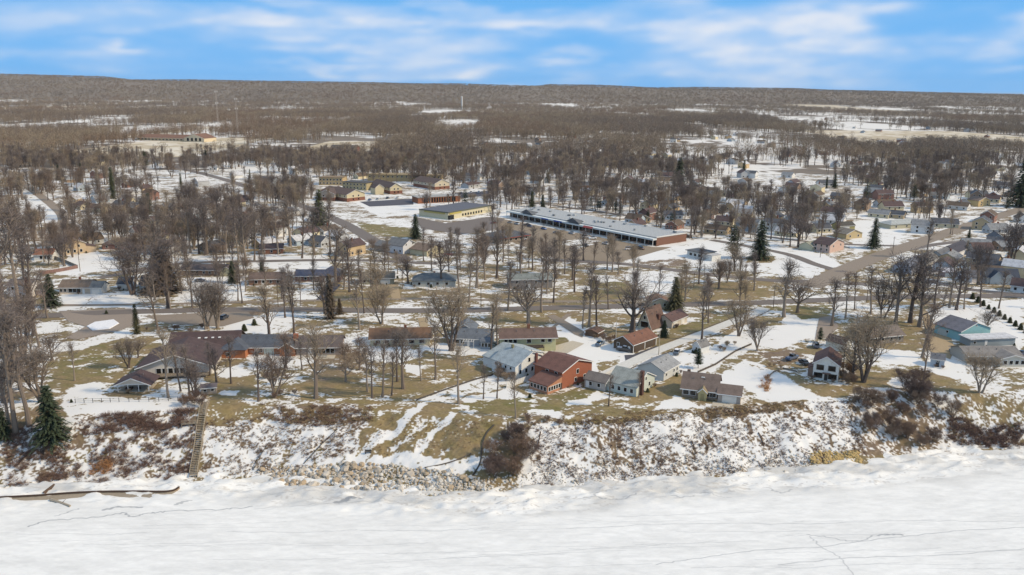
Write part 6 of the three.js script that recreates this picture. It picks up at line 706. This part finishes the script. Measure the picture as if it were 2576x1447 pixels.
{
  const r = rngOf(4242), walls = [['white', '#dcdbd6'], ['cream', '#d6caa8'], ['grey', '#b3b5b5'], ['tan', '#c5ad87'], ['pale blue', '#aebdc6'], ['brown', '#94806e'], ['brick red', '#8f6a5c']], roofsC = [['dark grey', '#5f6268'], ['brown', '#71604f'], ['pale grey', '#9a9c9c'], ['snow-covered', '#e2e2e2'], ['maroon', '#665250']];
  let pale = false; const zone = (n, x0, x1, y0, y1, where, minGap) => { let made = 0, tries = 0; while (made < n && tries++ < n * 60) { const px = lerp(x0, x1, r()), py = lerp(y0, y1, Math.pow(r(), .8)), A = G(px, py, 0); if (onRoad(A[0] + 5, A[1] - 4, 8) || onPaved(A[0], A[1]) || isClear(A[0], A[1]) || nearHouse(A[0] + 5, A[1] - 4, minGap)) continue;
      const [wn, wc] = walls[Math.floor(Math.pow(r(), 1.3) * walls.length)], [rn, rc] = roofsC[pale ? [3, 2, 3, 0, 1][Math.floor(r() * 5)] : Math.floor(r() * roofsC.length)], two = r() < .35, ax = r() < .5 ? 'x' : 'z', W = ax === 'x' ? 10 + r() * 6 : 7.5 + r() * 3, D = ax === 'x' ? 8 + r() * 2 : 10 + r() * 4;
      const g = thing('town_house', `${two ? 'two storey' : 'single storey'} ${wn} house with ${rn} ${ax === 'x' ? 'side-sloping' : 'gable-fronted'} roof ${where}`, 'house', `houses ${where}`);
      raise(g, A, W, R([-38, -38, -38, 52, -20, 8][Math.floor(r() * 6)] + (r() - .5) * 8), D, `${wn} house ${where}`, { wall: wc, roof: rc, h: two ? 5.2 : 2.9, rise: 2 + r() * 1.2, axis: ax, win: Math.abs(A[1]) < 700 ? (two ? [['f', 2, 4.0, 1.1, 1.3], ['f', 2, 1.5, 1.1, 1.3], ['r', 2, 1.5]] : [['f', 3, 1.5, 1.1, 1.2], ['r', 2, 1.5], ['l', 2, 1.5]]) : [['f', 2, 1.6, 1.3, 1.4]], chimney: r() < .4 ? [[W / 2 + 1, -D / 2, (two ? 5.2 : 2.9) + 4, .8]] : [] }); made++; } };
  zone(62, 1480, 2250, 465, 592, 'beyond the shopping strip', 4); zone(26, 2150, 2576, 470, 600, 'along the wide street', 7); zone(20, 2380, 2600, 610, 735, 'beside the wide street corner', 6); zone(26, 1250, 2576, 420, 480, 'in the farther gardens', 8); zone(40, 60, 860, 475, 650, 'under the western trees', 8); zone(12, 1150, 1500, 425, 500, 'behind the apartments', 8); pale = true; zone(74, 1200, 2576, 338, 425, 'in the distant suburb', 12); zone(16, 60, 900, 395, 470, 'in the distant western woods', 12); zone(12, 2000, 2576, 300, 335, 'on the far edge of town', 14);
}
// ---- bare trees between the houses: the nearest as single trees, the rest as woodland
{
  const r = rngOf(31337), cand = [], names = ['tall', 'slim', 'slim', 'tall', 'dense', 'vase', 'broad'];
  for (let i = 0; i < 100000; i++) {
    const z = -lerp(300, 1080, Math.pow(r(), .62)), x = (r() * 2 - 1) * (-z * .72 + 60), n = fbm(x * .011 + 3, z * .011, 3); const left = x < 30 ? 1 : z < -560 ? .95 : .6;
    let dens = sstep(.36, .68, n) * left * lerp(.16, .10, sstep(-450, -900, z)); if (z > -420 && x > 20 && x < 150) dens *= .5; if (z < -820 && x < 0) dens *= 1.8; if (nearStreet(x, z)) dens *= .06; if (r() > dens) continue;
    if (onRoad(x, z, 1.5) || onPaved(x, z) || isClear(x, z) || nearHouse(x, z, 1.2) || inField(x, z)) continue; cand.push([x, z]);
  }
  const grid = new Set(treeSpots.map(([x, z]) => Math.floor(x / 4) + ',' + Math.floor(z / 4))), keep = []; for (const [x, z] of cand) { const k = Math.floor(x / 4.2) + ',' + Math.floor(z / 4.2); if (grid.has(k)) continue; grid.add(k); keep.push([x, z]); }
  keep.sort((a, b) => b[1] - a[1]);
  const single = keep.splice(0, 150), buckets = {};
  for (const [x, z] of single) { const k = names[Math.floor(r() * names.length)], [w, s] = whereIs(x, z); placeBare(k, x, z, 9.5 + r() * 11, r, `${sizeWord[k]} ${w}`, `bare trees near the ${s}`, Math.floor(r() * 4), Math.floor(r() * 3), hgt(x, z)); }
  for (const [x, z] of keep) { const k = names[Math.floor(r() * names.length)], v = Math.floor(r() * bare[k].length), t = Math.floor(r() * 4); (buckets[`${k},${v},${t}`] ??= []).push([x, z, (10.5 + r() * 11) / 12, r() * 6.28, .75 + r() * .6]); }
  woods(buckets, 0);
  console.log('woodland trees', keep.length, 'single', single.length, 'all', treeSpots.length);
}
function woods(buckets, far) {
  const g = new THREE.Group(); g.name = numbered('bare_woodland'); g.userData = { kind: 'stuff', label: far ? 'far brown winter forest reaching to the ridge' : 'bare winter woodland between the houses', category: 'woodland' }; scene.add(g);
  const m4 = new THREE.Matrix4(), q = new THREE.Quaternion(), up = new THREE.Vector3(0, 1, 0);
  for (const k in buckets) { const [kind, v, t] = k.split(','), geos = far ? [farTrees[+v]] : bare[kind][+v]; geos.forEach((geo, i) => { const im = new THREE.InstancedMesh(geo, far ? farM[+t] : i ? twigM[+t] : barkM[+t % 3], buckets[k].length); im.name = i || far ? 'crowns' : 'trunks'; im.userData.kind = 'stuff'; buckets[k].forEach(([x, z, s, a, w], j) => { m4.compose(new THREE.Vector3(x, far ? farH(x, z) - .2 : hgt(x, z) , z), q.setFromAxisAngle(up, a), new THREE.Vector3(s * (w ?? 1), s, s * (w ?? 1))); im.setMatrixAt(j, m4); }); im.castShadow = im.receiveShadow = true; g.add(im); }); }
}
const farM = [[.175, .138, .108], [.205, .16, .115], [.26, .205, .14], [.205, .145, .10]].map((c) => new THREE.MeshStandardMaterial({ color: new THREE.Color().setRGB(...c), roughness: 1, side: THREE.DoubleSide }));
const farTrees = [21, 22, 23, 24].map((s) => { const r = rngOf(s), t = []; const sl = (a, b, w) => { const d = V(...b).sub(V(...a)), k = V(r() - .5, r() - .5, r() - .5).cross(d).normalize().multiplyScalar(w / 2); t.push(a[0] + k.x, a[1] + k.y, a[2] + k.z, a[0] - k.x, a[1] - k.y, a[2] - k.z, ...b); };
  sl([0, 0, 0], [0, 11, 0], .5); sl([.1, 0, 0], [.2, 11, 0], .5); for (let i = 0; i < 12; i++) { const y = 4 + r() * 5, a = r() * 6.28, l = 2 + r() * 2.2; sl([0, y, 0], [Math.cos(a) * l, y + 1.5 + r() * 2, Math.sin(a) * l], .22); }
  for (let i = 0; i < 110; i++) { const y = 4.2 + r() * 7, a = r() * 6.28, R0 = 3.9 * Math.sin(Math.PI * clamp((y - 3) / 9.5)), q = Math.sqrt(r()) * R0, d = 1.1 + r() * 1.1; const b = [Math.cos(a) * q, y, Math.sin(a) * q]; sl(b, [b[0] + (r() - .5) * 1.6, y + d * (.3 + .6 * r()), b[2] + (r() - .5) * 1.6], .16 + r() * .14); } return rawGeo(t, new Float32Array(t.length / 3 * 2)); });
{
  const r = rngOf(909), b = {}; let n = 0;
  const band = (count, z0, z1, w, s0, open) => { for (let i = 0; i < count; i++) { const z = -lerp(z0, z1, r()), x = (r() * 2 - 1) * (-z * .85 + 100), q = z > -1700 ? fbm(x * .010 + 9, z * .007, 3) * .7 + fbm(x * .003, z * .003, 2) * .3 : gaps(x, z) + .06; if (r() > sstep(.40, .56, q - open * (x > -z * .12 - 60 || open < 0 ? .75 : -.15))) continue; if (inField(x, z) || (z > -1500 && nearHouse(x, z, 2))) continue; (b[`f,${Math.floor(r() * 4)},${r() < .65 ? Math.floor(clamp(fbm(x * .0035 + 70, z * .0022, 3) * 2.2 - .6) * 3.99) : Math.floor(r() * 4)}`] ??= []).push([x, z, s0 * (.85 + .45 * r()), r() * 6.28, w]); n++; } };
  band(17500, 1060, 1700, 1, 1.35, .02); band(29000, 1700, 2900, 1.15, 1.4, .02); band(24000, 2900, 5000, 1.7, 1.3, -.01); band(36000, 5000, 7100, 3.0, .9, -.6);
  woods(b, 1); console.log('far trees', n);
}
// ---- scattered evergreens
{
  const r = rngOf(77); for (let i = 0; i < 46; i++) { const px = 60 + r() * 2500, py = 385 + r() * 170, [x, z] = G(px, py, 0); if (onRoad(x, z, 2) || onPaved(x, z) || nearHouse(x, z, 2) || isClear(x, z)) continue; const k = ['spruce', 'spruce', 'pine', 'column'][Math.floor(r() * 4)], [w, s] = whereIs(x, z); placeFir(k, x, z, 9 + r() * 8, r, `dark ${k === 'pine' ? 'ragged pine' : k === 'column' ? 'narrow cedar' : 'spruce'} ${w}`, `evergreens near the ${s}`, Math.floor(r() * 2)); }
  // evergreen screen behind the shops
  for (let i = 0; i < 14; i++) { const t = i / 13, [x, z] = G(lerp(1480, 1700, t) + (r() - .5) * 14, lerp(522, 572, t) + (r() - .5) * 8, 0); if (t > .45 && t < .6) continue; placeFir('pine', x, z, 6 + r() * 4, r, 'dark pine in the evergreen screen behind the shopping strip', 'pines screening the shopping strip', 0); }
}

// ---- low planting against the houses by the lake
{ const r = rngOf(2024); landmarks.slice(0, 46).forEach((l) => { const n = 1 + Math.floor(r() * 3); for (let i = 0; i < n; i++) { const f = r() < .75, u = f ? r() * l.W : (r() < .5 ? -1 : l.W + 1), v = f ? 1.0 : -r() * l.depth, [x, z] = l.at(u, v); if (bluffT(x, z) > -.05 || onRoad(x, z, .6) || onPaved(x, z)) continue; if (r() < .5) placeFir('yew', x, z, .8 + r() * .9, r, `low evergreen planted against the ${l.short}`, `low planting by the ${l.short}`, 1); else placeBare('thicket', x, z, 1 + r() * 1.1, r, `low leafless shrub against the ${l.short}`, `low planting by the ${l.short}`, Math.floor(r() * 4), 2, hgt(x, z)); } }); }
const FOG = 0.00002;
scene.fog = new THREE.FogExp2(0xcfcec9, FOG);
renderer.render(scene, camera);
